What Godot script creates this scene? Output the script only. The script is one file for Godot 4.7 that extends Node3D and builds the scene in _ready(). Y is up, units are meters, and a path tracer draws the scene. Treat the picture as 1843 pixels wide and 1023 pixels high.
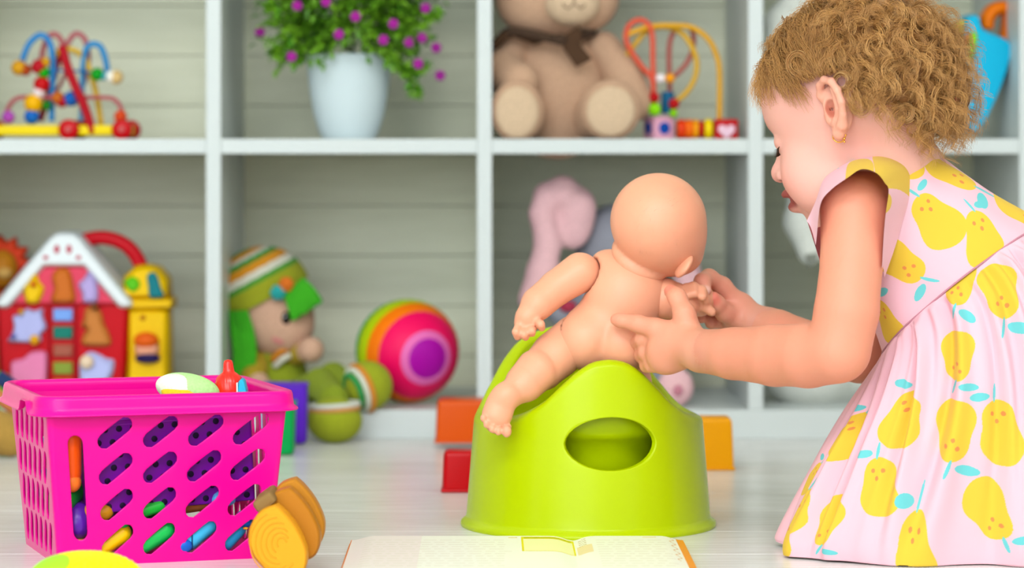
extends Node3D

# The camera is level at CH metres; P() turns a pixel of the 1843x1023 frame and a distance into a point in the room.
const F := 5532.0
const VX := 876.0
const VY := 265.0
const CH := 0.376
const SHELF_Z := 3.96
const BACK_Z := 4.345
const WALL_Z := 4.36

var org := {}
var mats := {}
var rng := RandomNumberGenerator.new()


func P(px: float, py: float, z: float) -> Vector3:
	return Vector3((px - VX) * z / F, CH - (py - VY) * z / F, -z)


func floor_z(py: float) -> float:
	return CH * F / (py - VY)


func _ready() -> void:
	rng.seed = 7
	setup_camera_and_light()
	build_room()
	build_shelf()
	build_potty()
	build_basket()
	build_floor_toys()
	build_shelf_toys()
	build_doll()
	build_child()


func setup_camera_and_light() -> void:
	var cam := Camera3D.new()
	cam.name = "camera"
	cam.projection = Camera3D.PROJECTION_FRUSTUM
	cam.near = 0.1
	cam.far = 60.0
	cam.size = 2.0 * cam.near * 511.5 / F
	cam.frustum_offset = Vector2(45.5, -246.5) / F * cam.near
	cam.position = Vector3(0, CH, 0)
	var attr := CameraAttributesPhysical.new()
	attr.frustum_focal_length = 100.0
	attr.frustum_focus_distance = 2.87
	attr.exposure_aperture = 4.6
	attr.auto_exposure_enabled = false
	cam.attributes = attr
	add_child(cam)
	cam.projection = Camera3D.PROJECTION_FRUSTUM
	cam.near = 0.1
	cam.far = 60.0
	cam.size = 2.0 * cam.near * 511.5 / F
	cam.frustum_offset = Vector2(45.5, -246.5) / F * cam.near
	cam.current = true

	var env := Environment.new()
	env.background_mode = Environment.BG_SKY
	var sky := Sky.new()
	var sm := ProceduralSkyMaterial.new()
	sm.sky_top_color = Color(0.55, 0.72, 0.95)
	sm.sky_horizon_color = Color(0.9, 0.94, 1.0)
	sm.ground_bottom_color = Color(0.5, 0.52, 0.48)
	sm.ground_horizon_color = Color(0.8, 0.83, 0.82)
	sky.sky_material = sm
	env.sky = sky
	env.background_energy_multiplier = 1.4
	env.tonemap_mode = Environment.TONE_MAPPER_LINEAR
	env.tonemap_exposure = 1.0
	env.sdfgi_enabled = true
	env.ssao_enabled = true
	env.ssil_enabled = true
	var we := WorldEnvironment.new()
	we.name = "environment"
	we.environment = env
	add_child(we)

	# daylight through the wide window behind the camera, and two lit ceiling panels
	area_light("window_daylight", Vector3(-0.9, 1.25, 1.35), Vector3(-0.2, 0.5, -3.2), Vector2(2.7, 1.6), 7.6, Color(0.95, 0.99, 1.0))
	area_light("ceiling_panel_light", Vector3(-0.5, 2.52, 0.1), Vector3(-0.5, 0.0, 0.1), Vector2(1.8, 1.0), 8.6, Color(0.98, 0.99, 1.0))
	area_light("ceiling_panel_light", Vector3(1.4, 2.52, 0.1), Vector3(1.4, 0.0, 0.1), Vector2(1.0, 1.0), 3.4, Color(0.98, 0.99, 1.0))


func area_light(nm: String, at: Vector3, to: Vector3, size: Vector2, energy: float, col: Color) -> void:
	var l := AreaLight3D.new()
	l.name = nm
	l.area_size = size
	l.light_energy = energy
	l.light_color = col
	l.shadow_enabled = true
	l.area_range = 12.0
	l.position = at
	var dir := (to - at).normalized()
	l.basis = Basis.looking_at(dir, Vector3.UP if absf(dir.y) < 0.95 else Vector3.FORWARD)
	add_child(l, true)


# ------------------------------------------------------------------ shapes
class Geo:
	var v := PackedVector3Array()
	var uv := PackedVector2Array()
	var c := PackedColorArray()
	var i := PackedInt32Array()
	var col := Color.WHITE

	func vert(p: Vector3, t := Vector2.ZERO) -> int:
		v.append(p)
		uv.append(t)
		c.append(col)
		return v.size() - 1

	func tri(a: int, b: int, d: int) -> void:
		i.append(a)
		i.append(b)
		i.append(d)

	func quad(a: int, b: int, d: int, e: int) -> void:
		tri(a, b, d)
		tri(a, d, e)

	# turns the triangles added since «from» so that the closed shape faces outwards
	func orient(from: int) -> void:
		if from >= i.size():
			return
		var o := v[i[from]]
		var vol := 0.0
		for k in range(from, i.size(), 3):
			vol += (v[i[k]] - o).dot((v[i[k + 1]] - o).cross(v[i[k + 2]] - o))
		if vol > 0.0:
			for k in range(from, i.size(), 3):
				var s := i[k + 1]
				i[k + 1] = i[k + 2]
				i[k + 2] = s

	func grid(nu: int, nv: int, f: Callable, wrap := false, turn := true, tuv = null) -> void:
		var from := i.size()
		var base := v.size()
		var cols := nu if wrap else nu + 1
		for b in nv + 1:
			for a in cols:
				var s := float(a) / nu
				var t := float(b) / nv
				vert(f.call(s, t), tuv.call(s, t) if tuv else Vector2(s, t))
		for b in nv:
			for a in nu:
				var a2 := (a + 1) % cols
				quad(base + b * cols + a, base + b * cols + a2, base + (b + 1) * cols + a2, base + (b + 1) * cols + a)
		if turn:
			orient(from)

	func ell(at: Vector3, r: Vector3, b := Basis.IDENTITY, nu := 24, nv := 14) -> void:
		grid(nu, nv, func(s: float, t: float) -> Vector3:
			var th := t * PI
			var ph := s * TAU
			return at + b * Vector3(r.x * sin(th) * cos(ph), r.y * cos(th), r.z * sin(th) * sin(ph)), true)

	func ball(at: Vector3, r: float, nu := 24, nv := 14) -> void:
		ell(at, Vector3(r, r, r), Basis.IDENTITY, nu, nv)

	# profile: (radius, height) pairs from bottom to top, turned about the local y axis
	func lathe(prof: PackedVector2Array, xf := Transform3D.IDENTITY, n := 32) -> void:
		grid(n, prof.size() - 1, func(s: float, t: float) -> Vector3:
			var q := prof[int(roundf(t * (prof.size() - 1)))]
			return xf * Vector3(q.x * cos(s * TAU), q.y, q.x * sin(s * TAU)), true)

	func tube(path: PackedVector3Array, rad: Variant, n := 8, closed := false) -> void:
		var from := i.size()
		var m := path.size()
		var tan0 := (path[1] - path[0]).normalized()
		var nrm := tan0.cross(Vector3.UP if absf(tan0.y) < 0.9 else Vector3.RIGHT).normalized()
		var base := v.size()
		var prev := tan0
		for k in m:
			var t := (path[mini(k + 1, m - 1)] - path[maxi(k - 1, 0)]).normalized()
			if closed:
				t = (path[(k + 1) % m] - path[(k + m - 1) % m]).normalized()
			var ax := prev.cross(t)
			if ax.length() > 1e-6:
				nrm = nrm.rotated(ax.normalized(), prev.angle_to(t))
			nrm = (nrm - t * nrm.dot(t)).normalized()
			prev = t
			var bi := t.cross(nrm)
			var r: float = rad if rad is float else rad[k]
			for a in n:
				var th := TAU * a / n
				vert(path[k] + (nrm * cos(th) + bi * sin(th)) * r, Vector2(float(a) / n, float(k) / m))
		for k in (m if closed else m - 1):
			var k2 := (k + 1) % m
			for a in n:
				var a2 := (a + 1) % n
				quad(base + k * n + a, base + k * n + a2, base + k2 * n + a2, base + k2 * n + a)
		if not closed:
			var c0 := vert(path[0])
			var c1 := vert(path[m - 1])
			for a in n:
				tri(c0, base + (a + 1) % n, base + a)
				tri(c1, base + (m - 1) * n + a, base + (m - 1) * n + (a + 1) % n)
		orient(from)

	# a box with rounded edges; «taper» shrinks the top towards its centre
	func rbox(size: Vector3, r: float, xf := Transform3D.IDENTITY, taper := 1.0) -> void:
		var from := i.size()
		var h := size / 2.0
		r = minf(r, minf(h.x, minf(h.y, h.z)) * 0.98)
		var seen := {}
		for face in 6:
			var ax := face % 3
			var u := (ax + 1) % 3
			var w := (ax + 2) % 3
			var sg := 1.0 if face < 3 else -1.0
			var lu := [-h[u], -h[u] + r * 0.42, -h[u] + r, h[u] - r, h[u] - r * 0.42, h[u]]
			var lw := [-h[w], -h[w] + r * 0.42, -h[w] + r, h[w] - r, h[w] - r * 0.42, h[w]]
			var ids := []
			for a in 6:
				for b in 6:
					var p := Vector3.ZERO
					p[ax] = sg * h[ax]
					p[u] = lu[a]
					p[w] = lw[b]
					var q := p.clamp(-h + Vector3(r, r, r), h - Vector3(r, r, r))
					p = q + (p - q).normalized() * r
					var key := p.snapped(Vector3(1e-5, 1e-5, 1e-5))
					if not seen.has(key):
						var k := lerpf(1.0, taper, (p.y + h.y) / size.y)
						seen[key] = vert(xf * Vector3(p.x * k, p.y, p.z * k), Vector2(p[u], p[w]))
					ids.append(seen[key])
			for a in 5:
				for b in 5:
					quad(ids[a * 6 + b], ids[a * 6 + 6 + b], ids[a * 6 + 7 + b], ids[a * 6 + 1 + b])
		orient(from)

	# an outline in the local xy plane given depth along z, its edges bevelled
	func prism(outline: PackedVector2Array, depth: float, bevel: float, xf := Transform3D.IDENTITY) -> void:
		var from := i.size()
		if Geometry2D.is_polygon_clockwise(outline):
			outline.reverse()
		var n := outline.size()
		var inset := PackedVector2Array()
		var tris := PackedInt32Array()
		var give := bevel
		for attempt in 7:
			inset.clear()
			for k in n:
				var e0 := (outline[k] - outline[(k + n - 1) % n]).normalized()
				var e1 := (outline[(k + 1) % n] - outline[k]).normalized()
				var nn := (e0.orthogonal() + e1.orthogonal()).normalized()
				inset.append(outline[k] - nn * give)
			tris = Geometry2D.triangulate_polygon(inset)
			if tris.size() >= 3 * (n - 2):
				break
			give *= 0.55
		for sg in [1.0, -1.0]:
			var base := v.size()
			for q in inset:
				vert(xf * Vector3(q.x, q.y, sg * depth / 2), q)
			for k in range(0, tris.size(), 3):
				if sg > 0:
					tri(base + tris[k], base + tris[k + 1], base + tris[k + 2])
				else:
					tri(base + tris[k], base + tris[k + 2], base + tris[k + 1])
		if tris.size() >= 3:
			var a := inset[tris[0]]
			var ccw := (inset[tris[1]] - a).cross(inset[tris[2]] - a) > 0
			if ccw:
				for k in range(from, i.size(), 3):
					var s := i[k + 1]
					i[k + 1] = i[k + 2]
					i[k + 2] = s
		var b2 := v.size()
		var rows := [[inset, depth / 2], [outline, depth / 2 - bevel], [outline, -depth / 2 + bevel], [inset, -depth / 2]]
		for row in rows:
			for q in row[0]:
				vert(xf * Vector3(q.x, q.y, row[1]), q)
		for r in 3:
			for k in n:
				var k2 := (k + 1) % n
				quad(b2 + r * n + k, b2 + r * n + k2, b2 + (r + 1) * n + k2, b2 + (r + 1) * n + k)
		if xf.basis.determinant() < 0:
			orient(from)

	func normals() -> PackedVector3Array:
		var n := PackedVector3Array()
		n.resize(v.size())
		for k in range(0, i.size(), 3):
			var a := i[k]
			var b := i[k + 1]
			var d := i[k + 2]
			var f := (v[d] - v[a]).cross(v[b] - v[a])
			n[a] += f
			n[b] += f
			n[d] += f
		for k in n.size():
			n[k] = n[k].normalized() if n[k].length_squared() > 1e-24 else Vector3.UP
		return n

	func mesh(shift := Vector3.ZERO) -> ArrayMesh:
		var arr := []
		arr.resize(Mesh.ARRAY_MAX)
		var nn := normals()
		if shift != Vector3.ZERO:
			for k in v.size():
				v[k] -= shift
		arr[Mesh.ARRAY_VERTEX] = v
		arr[Mesh.ARRAY_NORMAL] = nn
		arr[Mesh.ARRAY_TEX_UV] = uv
		arr[Mesh.ARRAY_COLOR] = c
		arr[Mesh.ARRAY_INDEX] = i
		var m := ArrayMesh.new()
		m.add_surface_from_arrays(Mesh.PRIMITIVE_TRIANGLES, arr)
		return m


func spline(pts: Array, n: int, closed := false) -> PackedVector3Array:
	var out := PackedVector3Array()
	var m := pts.size()
	var segs := m if closed else m - 1
	for k in segs:
		var p0: Vector3 = pts[(k - 1 + m) % m] if closed or k > 0 else pts[0] * 2.0 - pts[1]
		var p1: Vector3 = pts[k]
		var p2: Vector3 = pts[(k + 1) % m]
		var p3: Vector3 = pts[(k + 2) % m] if closed or k + 2 < m else p2 * 2.0 - p1
		for j in n:
			out.append(p1.cubic_interpolate(p2, p0, p3, float(j) / n))
	if not closed:
		out.append(pts[m - 1])
	return out


func smooth2(pts: Array, n := 6) -> PackedVector2Array:
	var out := PackedVector2Array()
	var m := pts.size()
	for k in m:
		var p1: Vector2 = pts[k]
		for j in n:
			out.append(p1.cubic_interpolate(pts[(k + 1) % m], pts[(k + m - 1) % m], pts[(k + 2) % m], float(j) / n))
	return out


func oval2(rx: float, ry: float, n := 28, at := Vector2.ZERO) -> PackedVector2Array:
	var out := PackedVector2Array()
	for k in n:
		out.append(at + Vector2(rx * cos(TAU * k / n), ry * sin(TAU * k / n)))
	return out


func curve1(xs: Array, ys: Array, x: float) -> float:
	var m := xs.size()
	if x <= xs[0]:
		return ys[0]
	for k in m - 1:
		if x <= xs[k + 1]:
			var t: float = (x - xs[k]) / (xs[k + 1] - xs[k])
			return cubic_interpolate(ys[k], ys[k + 1], ys[maxi(k - 1, 0)], ys[mini(k + 2, m - 1)], t)
	return ys[m - 1]


# ------------------------------------------------------------------ materials and nodes
func mat(hex: String, rough := 0.5, more := {}) -> StandardMaterial3D:
	var key := hex + str(rough) + str(more)
	if mats.has(key):
		return mats[key]
	var m := StandardMaterial3D.new()
	m.albedo_color = Color.html(hex)
	m.roughness = rough
	m.metallic_specular = 0.27
	m.cull_mode = BaseMaterial3D.CULL_DISABLED
	for k in more:
		m[k] = more[k]
	mats[key] = m
	return m


func noise_tex(freq: float, a: Color, b: Color, size := 512, oct := 4, sd := 1, nm := false, bump := 4.0) -> NoiseTexture2D:
	var t := NoiseTexture2D.new()
	var n := FastNoiseLite.new()
	n.noise_type = FastNoiseLite.TYPE_SIMPLEX_SMOOTH
	n.frequency = freq
	n.fractal_octaves = oct
	n.seed = sd
	t.noise = n
	t.width = size
	t.height = size
	t.seamless = true
	t.as_normal_map = nm
	t.bump_strength = bump
	if not nm:
		var g := Gradient.new()
		g.set_color(0, a)
		g.set_color(1, b)
		t.color_ramp = g
	return t


# cloth or plush: a colour with fine mottling and relief in the object's own axes
func fuzzy(hex: String, scale: float, depth := 0.15, rough := 0.95) -> StandardMaterial3D:
	var key := "fuzzy" + hex + str(scale)
	if mats.has(key):
		return mats[key]
	var m := StandardMaterial3D.new()
	m.albedo_color = Color.html(hex)
	m.albedo_texture = noise_tex(0.03, Color(0.86, 0.86, 0.86), Color.WHITE, 256, 3, 3)
	m.heightmap_enabled = false
	m.roughness = rough
	m.rim_enabled = true
	m.rim = 0.35
	m.rim_tint = 0.7
	m.uv1_triplanar = true
	m.uv1_scale = Vector3(scale, scale, scale)
	m.cull_mode = BaseMaterial3D.CULL_DISABLED
	mats[key] = m
	return m


func thing(nm: String, label: String, cat: String, at: Vector3, group := "") -> Node3D:
	var o := Node3D.new()
	o.name = nm
	o.position = at
	add_child(o, true)
	tag(o, label, cat, group)
	org[o] = at
	return o


func tag(o: Node3D, label: String, cat: String, group := "") -> void:
	o.set_meta("label", label)
	o.set_meta("category", cat)
	if group:
		o.set_meta("group", group)


# one named mesh; its shape is given in room coordinates and stored about its thing's base
func part(nm: String, g: Geo, m: Material, parent: Node3D, label := "") -> MeshInstance3D:
	var o := MeshInstance3D.new()
	o.name = nm
	var at: Vector3 = org.get(parent, Vector3.ZERO)
	o.mesh = g.mesh(at)
	o.material_override = m
	o.cast_shadow = GeometryInstance3D.SHADOW_CASTING_SETTING_ON
	parent.add_child(o, true)
	org[o] = at
	if label:
		o.set_meta("label", label)
	return o


func solo(nm: String, g: Geo, m: Material, label: String, cat: String, at: Vector3, group := "") -> MeshInstance3D:
	var o := MeshInstance3D.new()
	o.name = nm
	o.mesh = g.mesh(at)
	o.material_override = m
	o.position = at
	add_child(o, true)
	tag(o, label, cat, group)
	org[o] = at
	return o


func structure(nm: String, g: Geo, m: Material) -> MeshInstance3D:
	var o := MeshInstance3D.new()
	o.name = nm
	o.mesh = g.mesh()
	o.material_override = m
	add_child(o, true)
	o.set_meta("kind", "structure")
	org[o] = Vector3.ZERO
	return o


func box_between(a: Vector3, b: Vector3, r := 0.001) -> Geo:
	var g := Geo.new()
	g.rbox((b - a).abs(), r, Transform3D(Basis.IDENTITY, (a + b) / 2.0))
	return g


func frame(x: Vector3, y: Vector3, at: Vector3) -> Transform3D:
	var bx := x.normalized()
	var bz := bx.cross(y).normalized()
	return Transform3D(Basis(bx, bz.cross(bx), bz), at)


# ------------------------------------------------------------------ smooth solids: blended limbs meshed as surface nets
class Solid:
	var kind := PackedInt32Array()      # 0 tapered capsule, 1 ellipsoid
	var cut := PackedInt32Array()       # 1: carve instead of add
	var a := PackedVector3Array()
	var ba := PackedVector3Array()
	var inv := PackedFloat32Array()
	var r0 := PackedFloat32Array()
	var r1 := PackedFloat32Array()
	var rad := PackedVector3Array()
	var turn := []
	var sm := PackedFloat32Array()

	func limb(p: Vector3, q: Vector3, ra: float, rb: float, s := 0.008, c := 0) -> void:
		kind.append(0)
		cut.append(c)
		a.append(p)
		ba.append(q - p)
		inv.append(1.0 / maxf((q - p).length_squared(), 1e-12))
		r0.append(ra)
		r1.append(rb)
		rad.append(Vector3.ONE * maxf(ra, rb))
		turn.append(Basis.IDENTITY)
		sm.append(s)

	func chain(pts: Array, s := 0.008) -> void:
		for k in pts.size() - 1:
			limb(pts[k][0], pts[k + 1][0], pts[k][1], pts[k + 1][1], s)

	func ball(p: Vector3, r: float, s := 0.008, c := 0) -> void:
		limb(p, p, r, r, s, c)

	func egg(p: Vector3, r: Vector3, s := 0.008, b := Basis.IDENTITY, c := 0) -> void:
		kind.append(1)
		cut.append(c)
		a.append(p)
		ba.append(Vector3.ZERO)
		inv.append(0.0)
		r0.append(0.0)
		r1.append(0.0)
		rad.append(r)
		turn.append(b.transposed())
		sm.append(s)

	func one(k: int, p: Vector3) -> float:
		if kind[k] == 0:
			var q := p - a[k]
			var t := clampf(q.dot(ba[k]) * inv[k], 0.0, 1.0)
			return (q - ba[k] * t).length() - lerpf(r0[k], r1[k], t)
		var e: Vector3 = turn[k] * (p - a[k])
		var r := rad[k]
		var k0 := (e / r).length()
		var k1 := (e / (r * r)).length()
		return k0 * (k0 - 1.0) / k1 if k1 > 1e-9 else -minf(r.x, minf(r.y, r.z))

	func at(p: Vector3, list: PackedInt32Array) -> float:
		var d := 1.0
		for k in list:
			var e := one(k, p)
			var s := sm[k]
			if cut[k] == 0:
				var h := maxf(s - absf(d - e), 0.0)
				d = minf(d, e) - (h * h * 0.25 / s if s > 0.0 else 0.0)
			else:
				e = -e
				var h := maxf(s - absf(d - e), 0.0)
				d = maxf(d, e) + (h * h * 0.25 / s if s > 0.0 else 0.0)
		return d

	func everything() -> PackedInt32Array:
		return PackedInt32Array(range(kind.size()))

	func build(g: Geo, h: float, xf := Transform3D.IDENTITY, tint = null) -> void:
		var n := kind.size()
		var lo := Vector3.ONE * 1e9
		var hi := -lo
		var bl := PackedVector3Array()
		var bh := PackedVector3Array()
		for k in n:
			var m := Vector3.ONE * (sm[k] + 2.0 * h)
			var big := maxf(rad[k].x, maxf(rad[k].y, rad[k].z))
			var l := Vector3.ZERO
			var u := Vector3.ZERO
			if kind[k] == 0:
				l = a[k].min(a[k] + ba[k]) - Vector3.ONE * big - m
				u = a[k].max(a[k] + ba[k]) + Vector3.ONE * big + m
			else:
				l = a[k] - Vector3.ONE * big - m
				u = a[k] + Vector3.ONE * big + m
			bl.append(l)
			bh.append(u)
			if cut[k] == 0:
				lo = lo.min(l)
				hi = hi.max(u)
		var bs := 8.0 * h
		var nb := Vector3i(((hi - lo) / bs).ceil())
		var nx := nb.x * 8
		var ny := nb.y * 8
		var nz := nb.z * 8
		var sx := nx + 1
		var sxy := sx * (ny + 1)
		var val := PackedFloat32Array()
		val.resize(sxy * (nz + 1))
		val.fill(1.0)
		var lists := {}
		for k in n:
			var b0 := Vector3i(((bl[k] - lo) / bs).floor()).clamp(Vector3i.ZERO, nb - Vector3i.ONE)
			var b1 := Vector3i(((bh[k] - lo) / bs).floor()).clamp(Vector3i.ZERO, nb - Vector3i.ONE)
			for z in range(b0.z, b1.z + 1):
				for y in range(b0.y, b1.y + 1):
					for x in range(b0.x, b1.x + 1):
						var key := x + nb.x * (y + nb.y * z)
						var mid := lo + (Vector3(x, y, z) + Vector3.ONE * 0.5) * bs
						if one(k, mid) < 7.2 * h * (1.0 if kind[k] == 0 else 1.6) + sm[k] + h:
							if not lists.has(key):
								lists[key] = PackedInt32Array()
							lists[key].append(k)
		var active := PackedInt32Array()
		for key in lists:
			var bx: int = key % nb.x
			var by: int = (key / nb.x) % nb.y
			var bz: int = key / (nb.x * nb.y)
			var list: PackedInt32Array = lists[key]
			var mid := lo + (Vector3(bx, by, bz) + Vector3.ONE * 0.5) * bs
			var dm := at(mid, list)
			var deep := dm < -14.0 * h
			if not deep:
				active.append(key)
			for z in range(bz * 8, bz * 8 + 9):
				for y in range(by * 8, by * 8 + 9):
					var row := bx * 8 + sx * y + sxy * z
					var p := lo + Vector3(bx * 8, y, z) * h
					for x in 9:
						if deep:
							val[row + x] = -1.0
						elif val[row + x] == 1.0:
							val[row + x] = at(p + Vector3(x * h, 0, 0), list)
		var ids := {}
		var off := [0, 1, sx, sx + 1, sxy, sxy + 1, sxy + sx, sxy + sx + 1]
		var ox := [0, 1, 0, 1, 0, 1, 0, 1]
		var oy := [0, 0, 1, 1, 0, 0, 1, 1]
		var oz := [0, 0, 0, 0, 1, 1, 1, 1]
		var e0 := [0, 2, 4, 6, 0, 1, 4, 5, 0, 1, 2, 3]
		var e1 := [1, 3, 5, 7, 2, 3, 6, 7, 4, 5, 6, 7]
		var cells := PackedInt32Array()
		for key in active:
			var bx: int = key % nb.x
			var by: int = (key / nb.x) % nb.y
			var bz: int = key / (nb.x * nb.y)
			for z in range(bz * 8, bz * 8 + 8):
				for y in range(by * 8, by * 8 + 8):
					for x in range(bx * 8, bx * 8 + 8):
						var c := x + sx * y + sxy * z
						var neg := 0
						for q in 8:
							if val[c + off[q]] < 0.0:
								neg += 1
						if neg == 0 or neg == 8:
							continue
						var s := Vector3.ZERO
						var m := 0
						for e in 12:
							var va := val[c + off[e0[e]]]
							var vb := val[c + off[e1[e]]]
							if (va < 0.0) != (vb < 0.0):
								var t := va / (va - vb)
								var pa := Vector3(ox[e0[e]], oy[e0[e]], oz[e0[e]])
								var pb := Vector3(ox[e1[e]], oy[e1[e]], oz[e1[e]])
								s += pa.lerp(pb, t)
								m += 1
						var p := lo + (Vector3(x, y, z) + s / m) * h
						if tint:
							g.col = tint.call(p)
						ids[c] = g.vert(xf * p, Vector2(p.x, p.y))
						cells.append(c)
		var flip := xf.basis.determinant() < 0
		for c in cells:
			var inside := val[c] < 0.0
			for ax in 3:
				var st: int = [1, sx, sxy][ax]
				if (val[c + st] < 0.0) == inside:
					continue
				var s1: int = [sx, sxy, 1][ax]
				var s2: int = [sxy, 1, sx][ax]
				if not (ids.has(c - s1) and ids.has(c - s2) and ids.has(c - s1 - s2)):
					continue
				var q0: int = ids[c]
				var q1: int = ids[c - s1]
				var q2: int = ids[c - s1 - s2]
				var q3: int = ids[c - s2]
				if inside == flip:
					g.quad(q0, q1, q2, q3)
				else:
					g.quad(q0, q3, q2, q1)
		g.col = Color.WHITE


# ------------------------------------------------------------------ the room
func build_room() -> void:
	var white := mat("e9e9e4", 0.7)
	var x0 := -2.6
	var x1 := 3.0
	var zf := 1.5
	var top := 2.6
	# floor: white-washed boards running along the shelf, each a piece of its own on a dark bed
	var bed := structure("floor", box_between(Vector3(x0 - 0.1, -0.12, zf + 0.1), Vector3(x1 + 0.1, -0.011, -WALL_Z - 0.12)), mat("8d8a83", 0.9))
	var woods := []
	for k in 4:
		var m := StandardMaterial3D.new()
		m.albedo_color = Color.html(["eeeeed", "eaeae8", "f1f1f0", "ecebea"][k])
		m.albedo_texture = noise_tex(0.02, Color(0.9, 0.89, 0.87), Color(1, 1, 1), 512, 5, 11 + k)
		m.uv1_triplanar = true
		m.uv1_world_triplanar = true
		m.uv1_scale = Vector3(0.7, 9.0, 9.0)
		m.uv1_offset = Vector3(0.13 * k, 0.2 * k, 0.31 * k)
		m.roughness = 0.26
		m.metallic_specular = 0.5
		woods.append(m)
	var pw := 0.168
	var z := -WALL_Z + 0.01
	var row := 0
	while z < -0.6:
		var x := x0 - 0.01
		var zb := minf(z + pw - 0.0008, -0.6)
		while x < x1:
			var a := maxf(x, x0)
			var b := minf(x + 5.7, x1)
			if b > a + 0.05:
				var g := box_between(Vector3(a, -0.011, zb), Vector3(b, 0.0, z), 0.0012)
				part("floor_board", g, woods[(row * 3 + row / 3) % 4], bed)
			x += 5.7
		z += pw
		row += 1
	part("floor_near_section", box_between(Vector3(x0, -0.011, zf), Vector3(x1, 0.0, -0.58), 0.001), woods[0], bed)
	# the wall behind the shelf: painted horizontal boards
	var wb := structure("wall_back", box_between(Vector3(x0 - 0.1, -0.1, -WALL_Z - 0.012), Vector3(x1 + 0.1, top + 0.1, -WALL_Z - 0.12)), white)
	var paint := StandardMaterial3D.new()
	paint.albedo_color = Color.html("f8f7dc")
	paint.albedo_texture = noise_tex(0.015, Color(0.965, 0.965, 0.955), Color(1, 1, 1), 512, 4, 31)
	paint.uv1_triplanar = true
	paint.uv1_world_triplanar = true
	paint.uv1_scale = Vector3(0.8, 6.0, 6.0)
	paint.roughness = 0.7
	var pitch := 0.0709
	var y := 0.1514 - pitch * 3.0
	while y < top:
		var g := box_between(Vector3(x0, maxf(y + 0.0005, 0.0), -WALL_Z - 0.012), Vector3(x1, minf(y + pitch - 0.0005, top), -WALL_Z), 0.0007)
		if y + pitch > 0.01:
			part("wall_board", g, paint, wb)
		y += pitch
	structure("wall_left", box_between(Vector3(x0 - 0.12, -0.1, zf + 0.12), Vector3(x0, top + 0.1, -WALL_Z - 0.12)), white)
	structure("wall_right", box_between(Vector3(x1, -0.1, zf + 0.12), Vector3(x1 + 0.12, top + 0.1, -WALL_Z - 0.12)), white)
	structure("ceiling", box_between(Vector3(x0 - 0.12, top, zf + 0.12), Vector3(x1 + 0.12, top + 0.12, -WALL_Z - 0.12)), white)
	# the window wall behind the camera
	var wf := Geo.new()
	for q in [[x0, 0.0, -2.35, top], [1.35, 0.0, x1, top], [-2.35, 0.0, 1.35, 0.42], [-2.35, 2.48, 1.35, top]]:
		var a := Vector3(q[0], q[1], zf + 0.12)
		var b := Vector3(q[2], q[3], zf)
		wf.rbox((b - a).abs(), 0.001, Transform3D(Basis.IDENTITY, (a + b) / 2.0))
	structure("wall_front", wf, white)
	var fr := Geo.new()
	for q in [[-2.35, 0.42, -2.28, 2.48], [1.28, 0.42, 1.35, 2.48], [-2.28, 0.42, 1.28, 0.49], [-2.28, 2.41, 1.28, 2.48], [-1.1, 0.49, -1.04, 2.41], [0.1, 0.49, 0.16, 2.41]]:
		var a := Vector3(q[0], q[1], zf + 0.09)
		var b := Vector3(q[2], q[3], zf + 0.03)
		fr.rbox((b - a).abs(), 0.004, Transform3D(Basis.IDENTITY, (a + b) / 2.0))
	var win := structure("window_1", fr, mat("f4f4f2", 0.4))
	var glass := mat("ffffff10", 0.02, {"transparency": BaseMaterial3D.TRANSPARENCY_ALPHA})
	for q in [[-2.28, -1.1], [-1.04, 0.1], [0.16, 1.28]]:
		part("pane", box_between(Vector3(q[0], 0.49, zf + 0.063), Vector3(q[1], 2.41, zf + 0.057), 0.001), glass, win)
	for q in [[-0.5, 1.8], [1.4, 1.0]]:
		var t := thing("ceiling_light", "flush white ceiling light panel, the %s one" % ("wide" if q[1] > 1.5 else "square"), "ceiling light", Vector3(q[0], top - 0.04, 0.1))
		var hw: float = q[1] / 2.0
		part("housing", box_between(Vector3(q[0] - hw - 0.02, top - 0.04, -0.42), Vector3(q[0] + hw + 0.02, top, 0.62), 0.006), mat("f2f2f0", 0.4), t)
		part("diffuser", box_between(Vector3(q[0] - hw, top - 0.05, -0.4), Vector3(q[0] + hw, top - 0.04, 0.6), 0.003), mat("ffffff", 0.5, {"emission_enabled": true, "emission": Color(1, 0.98, 0.94), "emission_energy_multiplier": 0.6}), t)


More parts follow.
